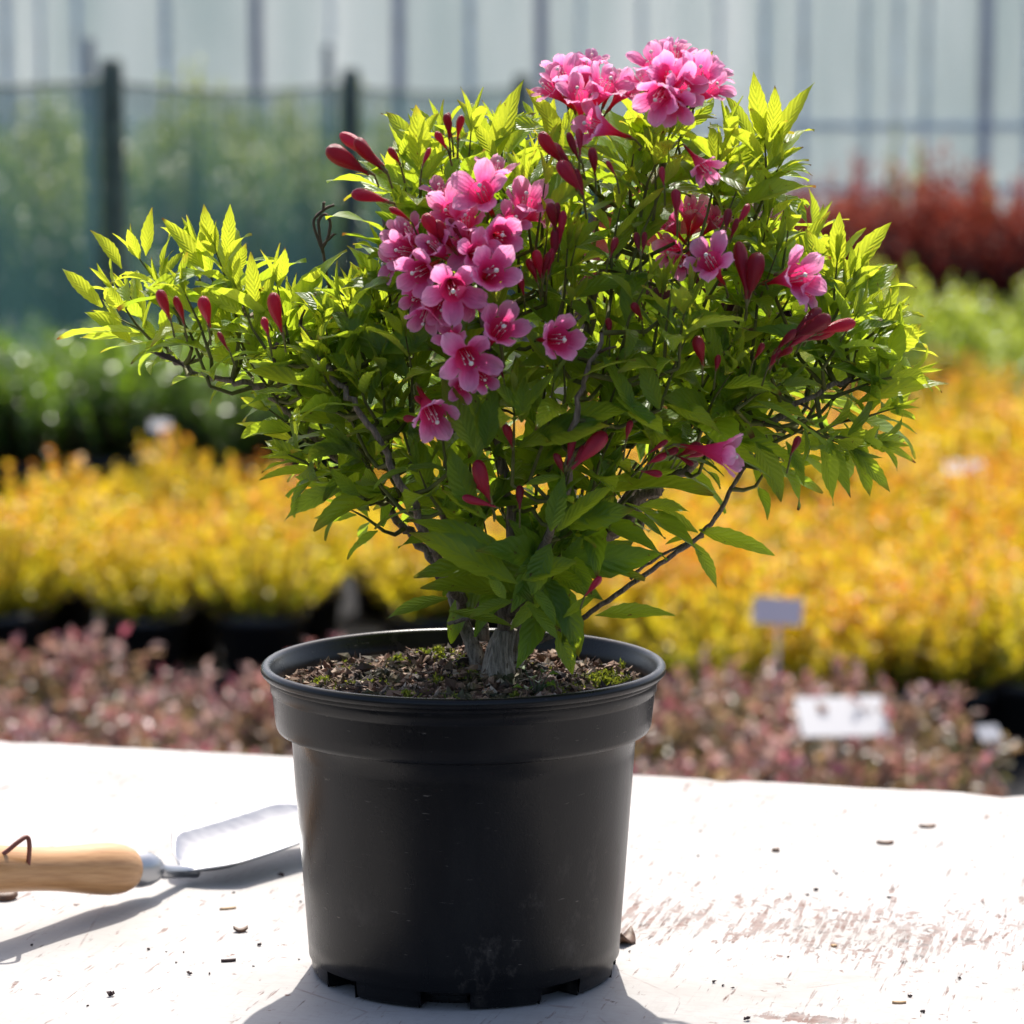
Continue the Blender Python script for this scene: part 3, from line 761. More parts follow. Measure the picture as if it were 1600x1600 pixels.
limb([(840, 930, .03), (920, 850, .08), (1040, 700, .12), (1160, 560, .12), (1250, 440, .09), (1290, 410, .06)], .0050, .0016)
limb([(800, 960, -.02), (840, 880, -.06), (880, 780, -.09), (900, 640, -.11), (940, 520, -.11)], .0045, .0015)
limb([(730, 960, .0), (690, 880, -.05), (620, 740, -.08), (560, 640, -.08), (500, 560, -.06), (470, 500, -.04)], .0042, .0014)
limb([(740, 960, .02), (680, 860, .07), (600, 720, .10), (500, 620, .09), (420, 520, .05), (370, 480, .02)], .0042, .0014)
limb([(850, 905, .01), (880, 850, .01), (920, 800, .015), (945, 770, .02)], .0050, .003, wob=.003)
limb([(870, 920, .03), (930, 840, .045), (1000, 812, .05), (1045, 745, .05)], .0062, .003, wob=.004)
limb([(800, 985, -.02), (780, 968, -.035), (740, 965, -.04), (700, 975, -.035)], .0022, .0014)
limb([(985, 905, .0), (1010, 882, .0), (1070, 850, -.01), (1100, 838, -.01)], .0014, .001)

for k in range(12):
    x0 = random.uniform(815, 850); x1 = random.uniform(860, 1010)
    limb([(x0, 940, random.uniform(0, .03)), ((x0+x1)/2-10, 885, random.uniform(0, .05)), (x1, random.uniform(770, 830), random.uniform(0, .06)), (x1+random.uniform(10, 70), random.uniform(690, 750), random.uniform(-.02, .06))], random.uniform(.0018, .0028), .0012, wob=.0012)
for k in range(5):
    x0 = random.uniform(740, 790); x1 = random.uniform(640, 720)
    limb([(x0, 960, .0), ((x0+x1)/2, 900, random.uniform(0, .05)), (x1, random.uniform(790, 850), random.uniform(0, .06)), (x1-random.uniform(0, 60), random.uniform(690, 760), random.uniform(-.02, .06))], random.uniform(.0018, .0026), .0012, wob=.001)
LEAF = MB(); TW = MB()
def leaf(base, d, up, L, W, tint, bend=.5, fold=.35, rnd=None, mb=None, twist=0.0, wave=.04):
    """lanceolate toothed leaf from base along d, upper face towards up"""
    mb = mb or LEAF
    d = d.normalized(); s = d.cross(up)
    if s.length < 1e-5: s = d.orthogonal()
    s.normalize(); n = s.cross(d).normalized()
    if n.dot(up) < 0: n = -n; s = -s
    if twist:
        q = Matrix.Rotation(twist, 3, d); s = q@s; n = q@n
    rnd = random.random() if rnd is None else rnd
    rows = 15; vs = []; uv = []; th = 0.0; p = Vector(base); step = L/(rows-1)
    ph = random.uniform(0, 6.28); sb = random.uniform(-.25, .25)
    for i in range(rows):
        t = i/(rows-1)
        wdt = W/2*3.75*(max(t-.02, 0)**.85)*((1-t)**1.12)
        if 0 < i < rows-1: wdt *= 1.07 if i % 2 else .95
        wdt = max(wdt, .0006 if t < .06 else .0001)
        dd = (d*math.cos(th)-n*math.sin(th)); nn = (n*math.cos(th)+d*math.sin(th))
        for j, u in enumerate((-1, -.5, 0, .5, 1)):
            q = p+s*(u*wdt*math.cos(fold))+nn*(abs(u)**1.3*wdt*math.sin(fold)+math.sin(t*9+ph+u*1.5)*wave*W*abs(u))
            vs.append(q); uv.append((u, t))
        p = p+dd*step+s*(sb*step*(t-.3)); th += bend*step/L*(.5+t)
    fs = []
    for i in range(rows-1):
        for j in range(4):
            a = i*5+j; fs.append((a, a+1, a+6, a+5))
    # orientation: make the face normal agree with n
    v0, v1, v2 = vs[32], vs[33], vs[38]
    if (v1-v0).cross(v2-v0).dot(n) < 0: fs = [f[::-1] for f in fs]
    mb.add([v-inv for v in vs], fs, uv=uv, tint=tint, rnd=rnd)

FL = []   # flower/bud discs in the picture plane, used to keep leaves from hiding the flowers
def hidden(c, slack=1.0):
    px, py = proj(c)
    for fx, fy, fr, fd in FL:
        if (px-fx)**2+(py-fy)**2 < (fr*slack)**2 and c.y < fd+.012: return True
    return False
CAMV = Vector((0, -1, .15)).normalized()
nleaf = 0
def shoot(b, t, L, pairs, young, spread=1.0, check=True, droop=0.0, stem_r=.0009):
    """leafy shoot from b to t: decussate pairs getting smaller and steeper towards the tip"""
    global nleaf
    if check and hidden(t, 1.1): return
    L *= 1.30; ax = (t-b); ln = ax.length; ax.normalize()
    a0 = random.uniform(0, math.pi); o = ax.orthogonal().normalized(); o = Matrix.Rotation(a0, 3, ax)@o
    bow = rv()*ln*.06
    TW.tube([b-inv, (b+t)/2+bow-inv, t-inv], [stem_r*1.4, stem_r, stem_r*.5], 5, cap=False)
    for k in range(pairs):
        f = k/max(1, pairs-1)
        pos = b+(t-b)*(.10+.90*f)+bow*math.sin(math.pi*f)
        sz = (.80+.35*math.sin(math.pi*min(1, f*1.15+.1)))*(1-.38*f**3)
        ang = R((72-48*f) - 14*max(0, young-.3)*(1-f))*spread*random.uniform(.85, 1.15)
        tint = young*(.35+.65*f)
        for sgn in (-1, 1):
            if random.random() < .04: continue
            side = Matrix.Rotation(random.uniform(-.25, .25), 3, ax)@(o*sgn)
            d = ax*math.cos(ang)+side*math.sin(ang)+Vector((0, 0, -droop*(1-f)))
            up = (ax*math.sin(ang)-side*math.cos(ang))
            Lf = L*sz*random.uniform(.68, 1.15)
            base = pos+side*.002
            cen = base+d.normalized()*Lf*.5
            if check and any(hidden(base+d.normalized()*Lf*q_, 1.12) for q_ in (.25, .45, .65, .85)): continue
            leaf(base, d, up, Lf, Lf*random.uniform(.29, .39), min(1, max(0, tint+random.uniform(-.15, .15))), bend=random.uniform(.2, 1.3), fold=random.uniform(.12, .55), twist=random.uniform(-.45, .45), wave=.07)
            nleaf += 1
        o = Matrix.Rotation(math.pi/2+random.uniform(-.15, .15), 3, ax)@o
    # two tiny furled leaves at the very tip
    for sgn in (-1, 1):
        leaf(t, ax+o*sgn*.25, -o*sgn, L*.45, L*.11, young, bend=.1, fold=.8)

# ---- flowers
def flower_mesh(seed, openness=1.0):
    rs = random.Random(seed); m = MB(); st = MB()
    # axis +Z, base at 0, total length 1 (scaled later); tube 0..0.62
    rings = [(-.42, .042), (-.28, .048), (-.12, .054), (.04, .070), (.20, .110), (.36, .165), (.50, .220), (.64, .27)]
    sd_ = 20
    vs = []; uv = []; fs = []
    for i, (z, r) in enumerate(rings):
        for j in range(sd_):
            a = 2*math.pi*j/sd_; rr = r*(1+.05*math.cos(5*a))
            vs.append(Vector((rr*math.cos(a), rr*math.sin(a), z))); uv.append((math.sin(a*2.5)*.5, (z+.42)/1.06*.56))
    for i in range(len(rings)-1):
        for j in range(sd_):
            a = i*sd_+j; b = i*sd_+(j+1) % sd_; fs.append((a, b, b+sd_, a+sd_))
    m.add(vs, fs, uv=uv)
    # five lobes
    for k in range(5):
        a0 = 2*math.pi*k/5+rs.uniform(-.06, .06); c, s = math.cos(a0), math.sin(a0)
        er = Vector((c, s, 0)); et = Vector((-s, c, 0)); ez = Vector((0, 0, 1))
        Lb = rs.uniform(.38, .50); th = R(72)-R(32)*openness*rs.uniform(.5, 1.4); p = er*.262+ez*.63
        nr_ = 8; vs = []; uv = []; curl = rs.uniform(.1, 1.5)*openness; cup = rs.uniform(.00, .08); tw = rs.uniform(-.25, .25)
        for i in range(nr_):
            t = i/(nr_-1)
            hw = .165+.115*math.sin(math.pi*min(1, t*.95+.05)**.9) if t < .6 else None
            hw = (.160+(.055)*math.sin(math.pi*.5*min(1, t/.45))) * ((max(0, 1-((t-.48)/.53)**2))**.62 if t > .48 else 1)
            hw = max(hw, .015)
            d = er*math.cos(th)+ez*math.sin(th); nn = ez*math.cos(th)-er*math.sin(th)
            for j in range(7):
                u = -1+2*j/6
                vs.append(p+et*u*hw+nn*(cup*(u*u)*1.0+tw*u*hw*t+(.010+.016*t)*math.sin(4.5*u+6*t+k*2.1+seed)) + er*(-.02*u*u)*(t < .1) + Vector((rs.gauss(0, 1), rs.gauss(0, 1), rs.gauss(0, 1)))*.007*(t > .1)); uv.append((u, .56+.44*t))
            p = p+d*Lb/(nr_-1); th -= curl/(nr_-1)*(.4+t)
        fs = [(i*7+j, i*7+j+1, i*7+j+8, i*7+j+7) for i in range(nr_-1) for j in range(6)]
        m.add(vs, fs, uv=uv)
    # style with white stigma, five filaments
    tip = Vector((rs.uniform(-.05, .05), rs.uniform(-.05, .05), .92))
    st.tube([Vector((0, 0, .25)), tip*.8, tip], [.010, .010, .010], 5)
    st.revolve([(.001, .045), (.036, .03), (.05, 0), (.036, -.03), (.001, -.045)], 10, c=tip)
    for k in range(5):
        a = 2*math.pi*k/5+.5; q = Vector((math.cos(a)*.10, math.sin(a)*.10, .74))
        st.tube([Vector((math.cos(a)*.1, math.sin(a)*.1, .35)), q], [.006, .006], 4)
        st.revolve([(.001, .03), (.015, .02), (.015, -.02), (.001, -.03)], 6, c=q)
    return m, st
def calyx_mesh():
    m = MB(); m.revolve([(.02, -.12), (.035, -.02), (.05, .03), (.045, .06)], 8)
    for k in range(5):
        a = 2*math.pi*k/5; d = Vector((math.cos(a)*.25, math.sin(a)*.25, 1)).normalized()
        small_leaf(m, Vector((math.cos(a)*.04, math.sin(a)*.04, .03)), d, Vector((math.cos(a), math.sin(a), 0)), .22, .035, 0, 0)
    return m
protoF = []
for i in range(12):
    mb, sb = flower_mesh(100+i, [.85, .65, 1.05, .35, .9, .5, .75, 1.1, .45, .95, .7, .8][i])
    o = mb.build('flower', M_flower); s_ = sb.build('stamens', M_white); protoF.append((o.data, s_.data))
    bpy.data.objects.remove(o); bpy.data.objects.remove(s_)
o = calyx_mesh().build('calyx', M_calyx); CALYX = o.data; bpy.data.objects.remove(o)
protoB = []
for i, fat in enumerate((1.0, .8, 1.15)):
    m = MB(); prof = [(.0, .040), (.10, .046), (.22, .060), (.36, .090), (.50, .125), (.64, .148), (.78, .155), (.88, .135), (.95, .095), (.985, .05), (1.0, .004)]
    vs = []; uv = []; fs = []; sd_ = 20
    for z, r in prof:
        for j in range(sd_):
            a = 2*math.pi*j/sd_; rr = r*.9*fat*(1+.20*abs(math.cos(2.5*a+z*2.5))*(z > .3)-.05+.03*math.sin(3*a+z*9+i)); vs.append((rr*math.cos(a)+.04*math.sin(z*3+i), rr*math.sin(a), z)); uv.append((j/sd_, z))
    for a_ in range(len(prof)-1):
        for j in range(sd_):
            a = a_*sd_+j; b = a_*sd_+(j+1) % sd_; fs.append((a, b, b+sd_, a+sd_))
    m.add(vs, fs, uv=uv); o = m.build('bud', M_bud); protoB.append(o.data); bpy.data.objects.remove(o)
def put(me, name, parent, M):
    o = bpy.data.objects.new(name, me); COL.objects.link(o); o.parent = parent; o.matrix_local = M; return o
def frame(base, d, scale, roll):
    q = d.to_track_quat('Z', 'Y').to_matrix().to_4x4()
    return Matrix.Translation(base-inv)@q@Matrix.Rotation(roll, 4, 'Z')@Matrix.Scale(scale, 4)
def nearest_limb(p):
    best = None; bd = 1e9
    for pts, rad in limbs:
        for q in pts[4:]:
            d = (q-p).length + (0.03 if q.z > p.z else 0)
            if d < bd: bd = d; best = q
    return best, bd
fi = 0
def flower(px, py, r, dx, dz, dyv, dy=-.06):   # facing (dx, dyv, dz)
    """px,py: throat in the picture; r: spread radius in photo pixels; (dx, dyv, dz) facing"""
    global fi
    c = P(px, py, dy); d = (Vector((dx, dyv, dz)).normalized()+rv()*(.28 if dz < .7 else .18)).normalized()
    dy -= .035; c = P(px, py, dy); r *= .88; sc = r/F*2.0/.52
    base = c-d*sc*.64
    fm, sm = protoF[fi % 12]; fi += 1
    f = put(fm, 'flower', SH, frame(base, d, sc, random.uniform(0, 6.28)))
    put(sm, 'stamens', f, Matrix.Identity(4)); put(CALYX, 'calyx', f, Matrix.Translation((0, 0, -.42)))
    q, bd = nearest_limb(base)
    b0 = base-d*sc*.50; root = b0+Vector((-.3*d.x, .3, -.6)).normalized()*.008
    TW.tube([p-inv for p in (b0, (b0+root)/2-d*.004, root)], [.0007, .0008, .001], 5, cap=False)
    FL.append((px, py, r*.95, c.y)); m_ = proj(base+d*sc*.25); FL.append((m_[0], m_[1], r*.45, c.y))
bi = 0
def bud(tx, ty, bx, by, dy=-.07, ddy=None):
    global bi
    if ddy is None: ddy = random.uniform(-.008, .012)
    dy -= .035; t = P(tx, ty, dy+ddy*-1); b = P(bx, by, dy)
    d = t-b; L = d.length; d.normalize(); L = max(L, .012)*1.12
    o = put(protoB[bi % 3], 'bud', SH, frame(b, d, L, random.uniform(0, 6.28))); bi += 1
    put(CALYX, 'calyx', o, Matrix.Identity(4))
    root = b-d*.006+Vector((0, .006, -.006))
    TW.tube([p-inv for p in (b-d*L*.1, root)], [.0006, .0007], 5, cap=False)
    px, py = (tx*.6+bx*.4), (ty*.6+by*.4); FL.append((px, py, max(14, L*F/2*.3), b.y))
# big cluster left of centre
for a in [(752, 300, 44, .05, .45, -1, -.075), (822, 318, 42, .35, .75, -.8, -.06), (703, 330, 36, -.5, .5, -.9, -.06), (782, 368, 38, .15, .15, -1, -.085),
          (775, 268, 32, .1, 1, -.4, -.05), (632, 392, 36, -.9, .15, -.6, -.06), (655, 425, 40, -.45, .1, -1, -.08), (708, 452, 44, 0, -.05, -1, -.105), (768, 425, 44, .15, .0, -1, -.105),
          (664, 492, 32, -.45, -.6, -.8, -.085), (640, 362, 32, -.7, .7, -.5, -.05), (725, 385, 36, -.2, .1, -1, -.07), (690, 480, 28, -.2, -.5, -1, -.085),
          (782, 514, 42, .05, .3, -1, -.10), (730, 560, 44, .05, -.1, -1, -.11), (873, 530, 42, .35, .35, -1, -.10), (706, 527, 28, -.5, .3, -.9, -.09),
          (675, 648, 42, .35, -.25, -1, -.09), (722, 604, 26, .2, -.3, -1, -.085),
          (612, 412, 30, -.9, .0, -.7, -.05), (622, 368, 28, -.8, .6, -.6, -.04), (690, 300, 30, -.4, 1, -.5, -.04), (728, 345, 34, -.1, .8, -.9, -.065), (800, 345, 30, .5, .3, -.9, -.07), (745, 395, 34, .1, .2, -1, -.09), (680, 385, 32, -.4, .5, -.9, -.075), (735, 470, 30, .1, -.5, -1, -.095), (650, 465, 28, -.6, -.3, -.8, -.07), (840, 335, 26, .8, .5, -.4, -.04), (755, 590, 26, .2, -.4, -1, -.10),
          # top left of the crown
          (880, 122, 36, -.35, 1, -.4, -.03), (858, 138, 30, -.95, .55, -.3, -.03), (915, 112, 32, .1, 1, -.2, -.01), (945, 135, 40, .3, .8, -.7, -.05), (930, 195, 40, -.75, .1, -.8, -.06), (962, 122, 28, .55, .9, -.1, -.02), (905, 150, 34, -.1, .7, -.8, -.05),
          # top right
          (1022, 100, 40, -.45, .8, -.5, -.04), (1055, 88, 34, .0, 1, -.3, -.02), (1092, 118, 40, .35, .6, -.8, -.06), (1112, 138, 32, .6, .45, -.6, -.05), (1030, 150, 40, -.1, -.25, -1, -.08), (1068, 140, 38, .3, .25, -1, -.07), (1080, 92, 30, .3, 1, -.1, -.01), (1045, 118, 36, -.1, .5, -1, -.06),
          (1100, 262, 30, .35, -.8, -.6, -.06),
          (870, 105, 28, -.2, 1, -.1, -.01), (925, 98, 28, .2, 1, -.2, -.0), (975, 140, 30, .5, .7, -.5, -.04), (1008, 128, 30, -.7, .7, -.5, -.04), (1120, 115, 28, .8, .8, -.2, -.02), (1040, 80, 28, -.2, 1, -.1, -.0), (1055, 165, 32, .1, -.1, -1, -.075),
          # right part
          (1075, 330, 28, .1, .9, -.5, .0), (1065, 410, 26, -.1, -.5, -.9, -.03), (1120, 345, 26, .7, .6, -.5, .0),
          (1045, 350, 26, -.6, .4, -.5, .0), (1098, 335, 32, .4, .5, -.5, .01), (1050, 392, 32, -.4, -.2, -.8, -.01), (1110, 408, 40, -.25, .65, -1, -.08), (1245, 432, 44, .85, .25, -.7, -.07),
          (1132, 708, 40, .9, -.1, -.6, -.09), (1262, 455, 30, .9, -.1, -.7, -.065)]:
    flower(*a)
for a in [(560, 222, 602, 268), (880, 335, 874, 380), (862, 322, 866, 360), (826, 408, 840, 442), (862, 392, 856, 432), (898, 268, 912, 312), (866, 228, 896, 262), (905, 205, 905, 245), (1290, 498, 1238, 530), (1300, 515, 1258, 532), (700, 180, 706, 215), (1140, 330, 1132, 362), (912, 700, 892, 735), (738, 745, 766, 785), (1034, 712, 1012, 726), (1098, 708, 1070, 716), (540, 212, 598, 262), (516, 238, 578, 270), (556, 304, 610, 316), (612, 326, 640, 345), (613, 236, 625, 258), (697, 182, 702, 218), (720, 184, 716, 220), (684, 212, 698, 232),
          (250, 458, 266, 500), (276, 468, 287, 506), (320, 468, 326, 512), (428, 464, 442, 522), (346, 528, 358, 548), (415, 508, 420, 528),
          (683, 350, 712, 395), (650, 375, 700, 405), (668, 340, 690, 380), (704, 345, 722, 375),
          (869, 322, 868, 372), (872, 360, 862, 408), (838, 396, 846, 436), (856, 398, 848, 440), (812, 430, 818, 460), (848, 212, 882, 258), (888, 212, 908, 252), (880, 256, 908, 304), (925, 235, 930, 275),
          (952, 258, 962, 276), (962, 378, 952, 402), (994, 366, 1000, 396), (1008, 366, 1002, 398), (992, 476, 1002, 500), (950, 500, 952, 528),
          (1156, 386, 1166, 468), (1184, 402, 1168, 472), (1168, 322, 1150, 352), (1152, 345, 1138, 375), (1055, 300, 1058, 340), (1035, 268, 1038, 292),
          (1278, 488, 1225, 535), (1274, 508, 1228, 545), (1330, 505, 1272, 522), (1240, 518, 1210, 552), (1218, 548, 1200, 576), (1188, 544, 1178, 562), (1235, 545, 1212, 562),
          (1092, 530, 1097, 572), (1122, 558, 1118, 582),
          (896, 678, 884, 730), (943, 684, 892, 730), (748, 726, 768, 788), (728, 778, 774, 792), (812, 762, 812, 796), (868, 712, 880, 742),
          (652, 622, 672, 640), (636, 655, 660, 655), (790, 668, 800, 700), (1040, 690, 1014, 708), (1022, 740, 1002, 735), (1090, 695, 1060, 712), (1072, 720, 1058, 712), (1052, 704, 1030, 714), (985, 660, 978, 690),
          (668, 240, 660, 262), (776, 560, 786, 590), (640, 400, 652, 430), (936, 905, 915, 930), (1244, 690, 1236, 712)]:
    bud(*a)

# ---- shoots read off the outline of the crown (base -> tip, depth, leaf length in photo px, pairs, youngness)
px2m = lambda q: q/F*2.0
OUT = [(262, 560, 178, 455, -.02, 92, 4, 1), (300, 545, 218, 405, -.03, 98, 4, 1), (262, 545, 190, 500, .0, 85, 3, 1), (375, 520, 338, 395, -.02, 92, 5, 1), (330, 560, 290, 460, -.05, 88, 4, .9), (425, 560, 372, 455, -.05, 90, 4, .9),
       (395, 590, 345, 520, .0, 80, 3, .9), (440, 560, 408, 465, .0, 88, 4, .95), (480, 570, 462, 475, -.03, 85, 4, .95), (520, 560, 500, 470, .02, 85, 4, .95), (560, 560, 548, 465, -.02, 90, 4, .95), (600, 540, 588, 450, .02, 88, 4, .95),
       (480, 690, 420, 640, .0, 80, 4, .8), (500, 740, 450, 710, -.02, 80, 4, .7), (600, 830, 545, 795, .0, 85, 4, .5), (570, 780, 520, 745, -.03, 80, 3, .6), (540, 640, 495, 560, -.06, 95, 4, .9),
       (620, 330, 610, 275, .0, 70, 3, 1), (655, 330, 655, 225, -.02, 88, 4, 1), (700, 330, 690, 262, -.02, 75, 3, 1), (740, 290, 728, 235, .0, 88, 4, 1), (790, 320, 785, 225, -.02, 95, 4, 1), (745, 300, 800, 240, .02, 85, 3, 1), (835, 330, 835, 260, .02, 90, 4, 1),
       (880, 240, 862, 200, -.02, 90, 3, 1), (940, 330, 930, 260, .0, 80, 4, .9), (985, 320, 990, 240, -.04, 82, 4, .9), (1060, 220, 1090, 180, .02, 70, 3, 1),
       (1165, 330, 1150, 235, .0, 88, 4, 1), (1195, 330, 1195, 215, -.03, 98, 5, 1), (1180, 340, 1215, 265, -.03, 82, 4, .95), (1120, 320, 1135, 260, -.02, 80, 4, .95),
       (1300, 500, 1308, 410, -.03, 98, 4, 1), (1270, 500, 1262, 400, -.02, 85, 4, 1), (1200, 470, 1220, 390, .01, 85, 4, 1), (1320, 520, 1350, 450, -.02, 85, 4, 1), (1340, 540, 1385, 500, -.02, 88, 4, 1), (1330, 590, 1400, 545, -.02, 95, 5, 1),
       (1330, 610, 1420, 585, -.04, 90, 4, .95), (1310, 660, 1390, 640, -.02, 85, 4, .8), (1290, 680, 1370, 690, -.04, 90, 4, .7), (1250, 660, 1330, 700, -.05, 88, 4, .6), (1200, 720, 1260, 700, -.02, 80, 4, .6), (1150, 640, 1220, 600, -.08, 95, 4, .7),
       (1180, 760, 1205, 720, .01, 70, 3, .6), (560, 700, 505, 640, -.04, 85, 4, .8), (600, 765, 556, 700, -.04, 88, 4, .65), (645, 720, 612, 640, -.07, 90, 4, .75), (520, 640, 488, 575, -.06, 85, 4, .9), (690, 800, 655, 735, -.07, 88, 4, .5), (470, 620, 438, 555, -.04, 85, 4, .9), (590, 660, 560, 590, -.07, 88, 4, .85), (700, 740, 690, 660, -.09, 88, 4, .5), (560, 780, 520, 750, .0, 80, 3, .6)]
def outline_shoot(bx, by, tx, ty, dy, L, n, y): shoot(P(bx, by, dy), P(tx, ty, dy+random.uniform(-.02, .02)), px2m(L), n, y)
for s in OUT: outline_shoot(*s)
# ---- single leaves that make the outline
def one(bx, by, tx, ty, dy, wf=.34, tint=.7, bend=.4, face=None, ddy=0.0, fold=.3):
    b, t = P(bx, by, dy), P(tx, ty, dy+ddy); d = t-b; L = d.length*(1+bend*.08)
    up = face or (Vector((random.uniform(-.3, .3), -.65, .75)))
    if any(hidden(b+d*q_, .9) for q_ in (.3, .5, .7)): return
    s = d.normalized().cross(up).normalized(); n = s.cross(d.normalized()); 
    if n.dot(up) < 0: n = -n
    d2 = d.normalized()+n*bend*.42
    leaf(b, d2, up, L, L*wf, tint, bend=bend, fold=fold)
ONE = [(1092, 828, 1205, 872, -.01, .30, .45, .5), (1082, 846, 1120, 918, -.01, .30, .4, .3), (1090, 832, 1010, 800, -.01, .34, .35, .4), (1075, 838, 1040, 850, -.02, .3, .35, .3), (930, 962, 1050, 966, -.05, .26, .45, .7), (700, 935, 608, 966, -.05, .26, .35, .6), (870, 985, 893, 1052, -.05, .50, .55, .4),
       (1335, 632, 1478, 600, -.05, .26, .8, .5), (1300, 672, 1426, 722, -.04, .22, .7, .5), (1325, 690, 1386, 770, -.05, .28, .5, .5), (1280, 680, 1325, 776, -.05, .30, .45, .5), (1180, 690, 1220, 780, -.06, .38, .45, .6), (1228, 690, 1258, 758, -.06, .28, .4, .3),
       (462, 690, 372, 662, .0, .28, .95, .4), (490, 715, 408, 718, -.02, .22, .6, .5), (495, 735, 408, 750, -.02, .24, .5, .6), (770, 262, 818, 128, -.03, .30, 1, .4), (772, 240, 716, 158, -.02, .32, .7, .5), (775, 250, 738, 190, -.04, .36, 1, .4),
       (1208, 240, 1272, 133, -.04, .26, .95, .5), (1192, 220, 1176, 114, -.03, .30, 1, .3), (1180, 230, 1130, 150, -.03, .28, .7, .5), (1205, 215, 1212, 135, -.05, .32, 1, .3), (1195, 268, 1254, 232, -.05, .30, .8, .5), (1195, 292, 1232, 268, -.05, .3, .8, .5),
       (880, 230, 824, 140, -.06, .34, .9, .4), (890, 225, 862, 130, -.07, .28, 1, .2), (1318, 440, 1390, 348, -.04, .30, .9, .4), (1305, 425, 1314, 333, -.03, .34, 1, .3), (1300, 440, 1256, 360, -.04, .34, .9, .5), (1225, 440, 1298, 335, -.01, .28, .9, .4), (1205, 430, 1200, 355, -.01, .28, .8, .3),
       (160, 480, 96, 424, -.02, .34, 1, .4), (190, 420, 143, 360, -.03, .32, 1, .4), (228, 400, 240, 326, -.02, .34, 1, .3), (250, 440, 290, 394, -.04, .34, .8, .4), (205, 535, 135, 488, -.01, .34, .8, .5), (318, 420, 254, 343, -.03, .30, 1, .4), (332, 400, 316, 320, -.03, .34, 1, .2), (352, 400, 362, 320, -.02, .30, 1, .2), (365, 430, 386, 382, -.03, .42, 1, .4), (400, 480, 395, 395, -.05, .34, 1, .3), (400, 510, 432, 428, -.05, .34, 1, .3),
       (655, 265, 650, 165, -.05, .42, 1, .2), (660, 290, 700, 232, -.05, .34, 1, .4), (1100, 110, 1114, 80, .02, .4, .9, .2), (640, 292, 560, 255, -.06, .34, .55, .4), (690, 300, 620, 235, -.04, .36, .5, .5),
       # big lower leaves in front of the trunk
       (808, 912, 640, 838, -.09, .34, .38, .5), (800, 905, 690, 832, -.06, .36, .35, .5), (770, 880, 650, 905, -.07, .42, .28, .4), (795, 925, 660, 918, -.06, .32, .3, .4), (815, 905, 902, 880, -.09, .48, .45, .3), (790, 935, 762, 900, -.10, .5, .5, .2), (800, 940, 735, 965, -.09, .36, .3, .6), (830, 920, 868, 975, -.09, .36, .3, .5), (800, 870, 640, 815, -.08, .26, .3, .4), (860, 850, 830, 930, -.09, .5, .4, .2), (870, 830, 960, 760, -.10, .32, .4, .3), (930, 830, 960, 775, -.08, .55, .5, .4), (920, 820, 860, 800, -.09, .4, .35, .5), (850, 930, 800, 985, -.08, .34, .35, .5), (825, 945, 870, 1000, -.09, .34, .4, .4), (880, 965, 935, 930, -.06, .3, .4, .3), (700, 955, 800, 985, -.06, .2, .35, .8),
       (745, 720, 735, 600, -.11, .34, .45, .3), (740, 700, 690, 590, -.12, .34, .4, .3), (760, 700, 770, 600, -.11, .36, .35, .3), (735, 690, 668, 640, -.12, .26, .4, .5), (815, 660, 820, 590, -.12, .42, .8, .3), (820, 640, 868, 580, -.12, .26, .5, .4), (812, 640, 760, 590, -.12, .28, .5, .5), (890, 735, 975, 700, -.11, .34, .45, .4), (880, 745, 820, 760, -.11, .32, .4, .4), (860, 830, 880, 745, -.11, .38, .35, .4), (740, 800, 700, 700, -.10, .4, .35, .3), (760, 810, 690, 770, -.10, .36, .35, .4), (1000, 790, 1075, 800, -.08, .36, .4, .5), (990, 640, 940, 560, -.12, .36, .35, .3), (1030, 640, 1000, 555, -.12, .36, .35, .4), (960, 620, 1040, 680, -.12, .3, .3, .4)]
for s in ONE: one(*s)
# ---- interior shoots filling the crown's volume
POLY = [(200, 500), (250, 450), (330, 440), (420, 490), (500, 490), (560, 480), (600, 400), (620, 320), (680, 265), (790, 255), (850, 240), (920, 240), (1010, 230), (1110, 240), (1180, 260), (1200, 350), (1290, 430), (1330, 480), (1335, 550), (1345, 595), (1285, 645), (1200, 665), (1100, 690), (1040, 720), (960, 750), (920, 820), (880, 910), (790, 900), (745, 860), (715, 800), (640, 765), (560, 715), (505, 665), (460, 605), (350, 545), (245, 520)]
def inside(x, y):
    r = False; n = len(POLY)
    for i in range(n):
        x1, y1 = POLY[i]; x2, y2 = POLY[(i+1) % n]
        if (y1 > y) != (y2 > y) and x < (x2-x1)*(y-y1)/(y2-y1)+x1: r = not r
    return r
def edge_dist(x, y):
    b = 1e9; n = len(POLY)
    for i in range(n):
        x1, y1 = POLY[i]; x2, y2 = POLY[(i+1) % n]; dx, dy = x2-x1, y2-y1
        t = max(0, min(1, ((x-x1)*dx+(y-y1)*dy)/(dx*dx+dy*dy))); b = min(b, math.hypot(x-x1-t*dx, y-y1-t*dy))
    return b
org = P(790, 900, .02)
cells = {}; placed = 0; tries = 0
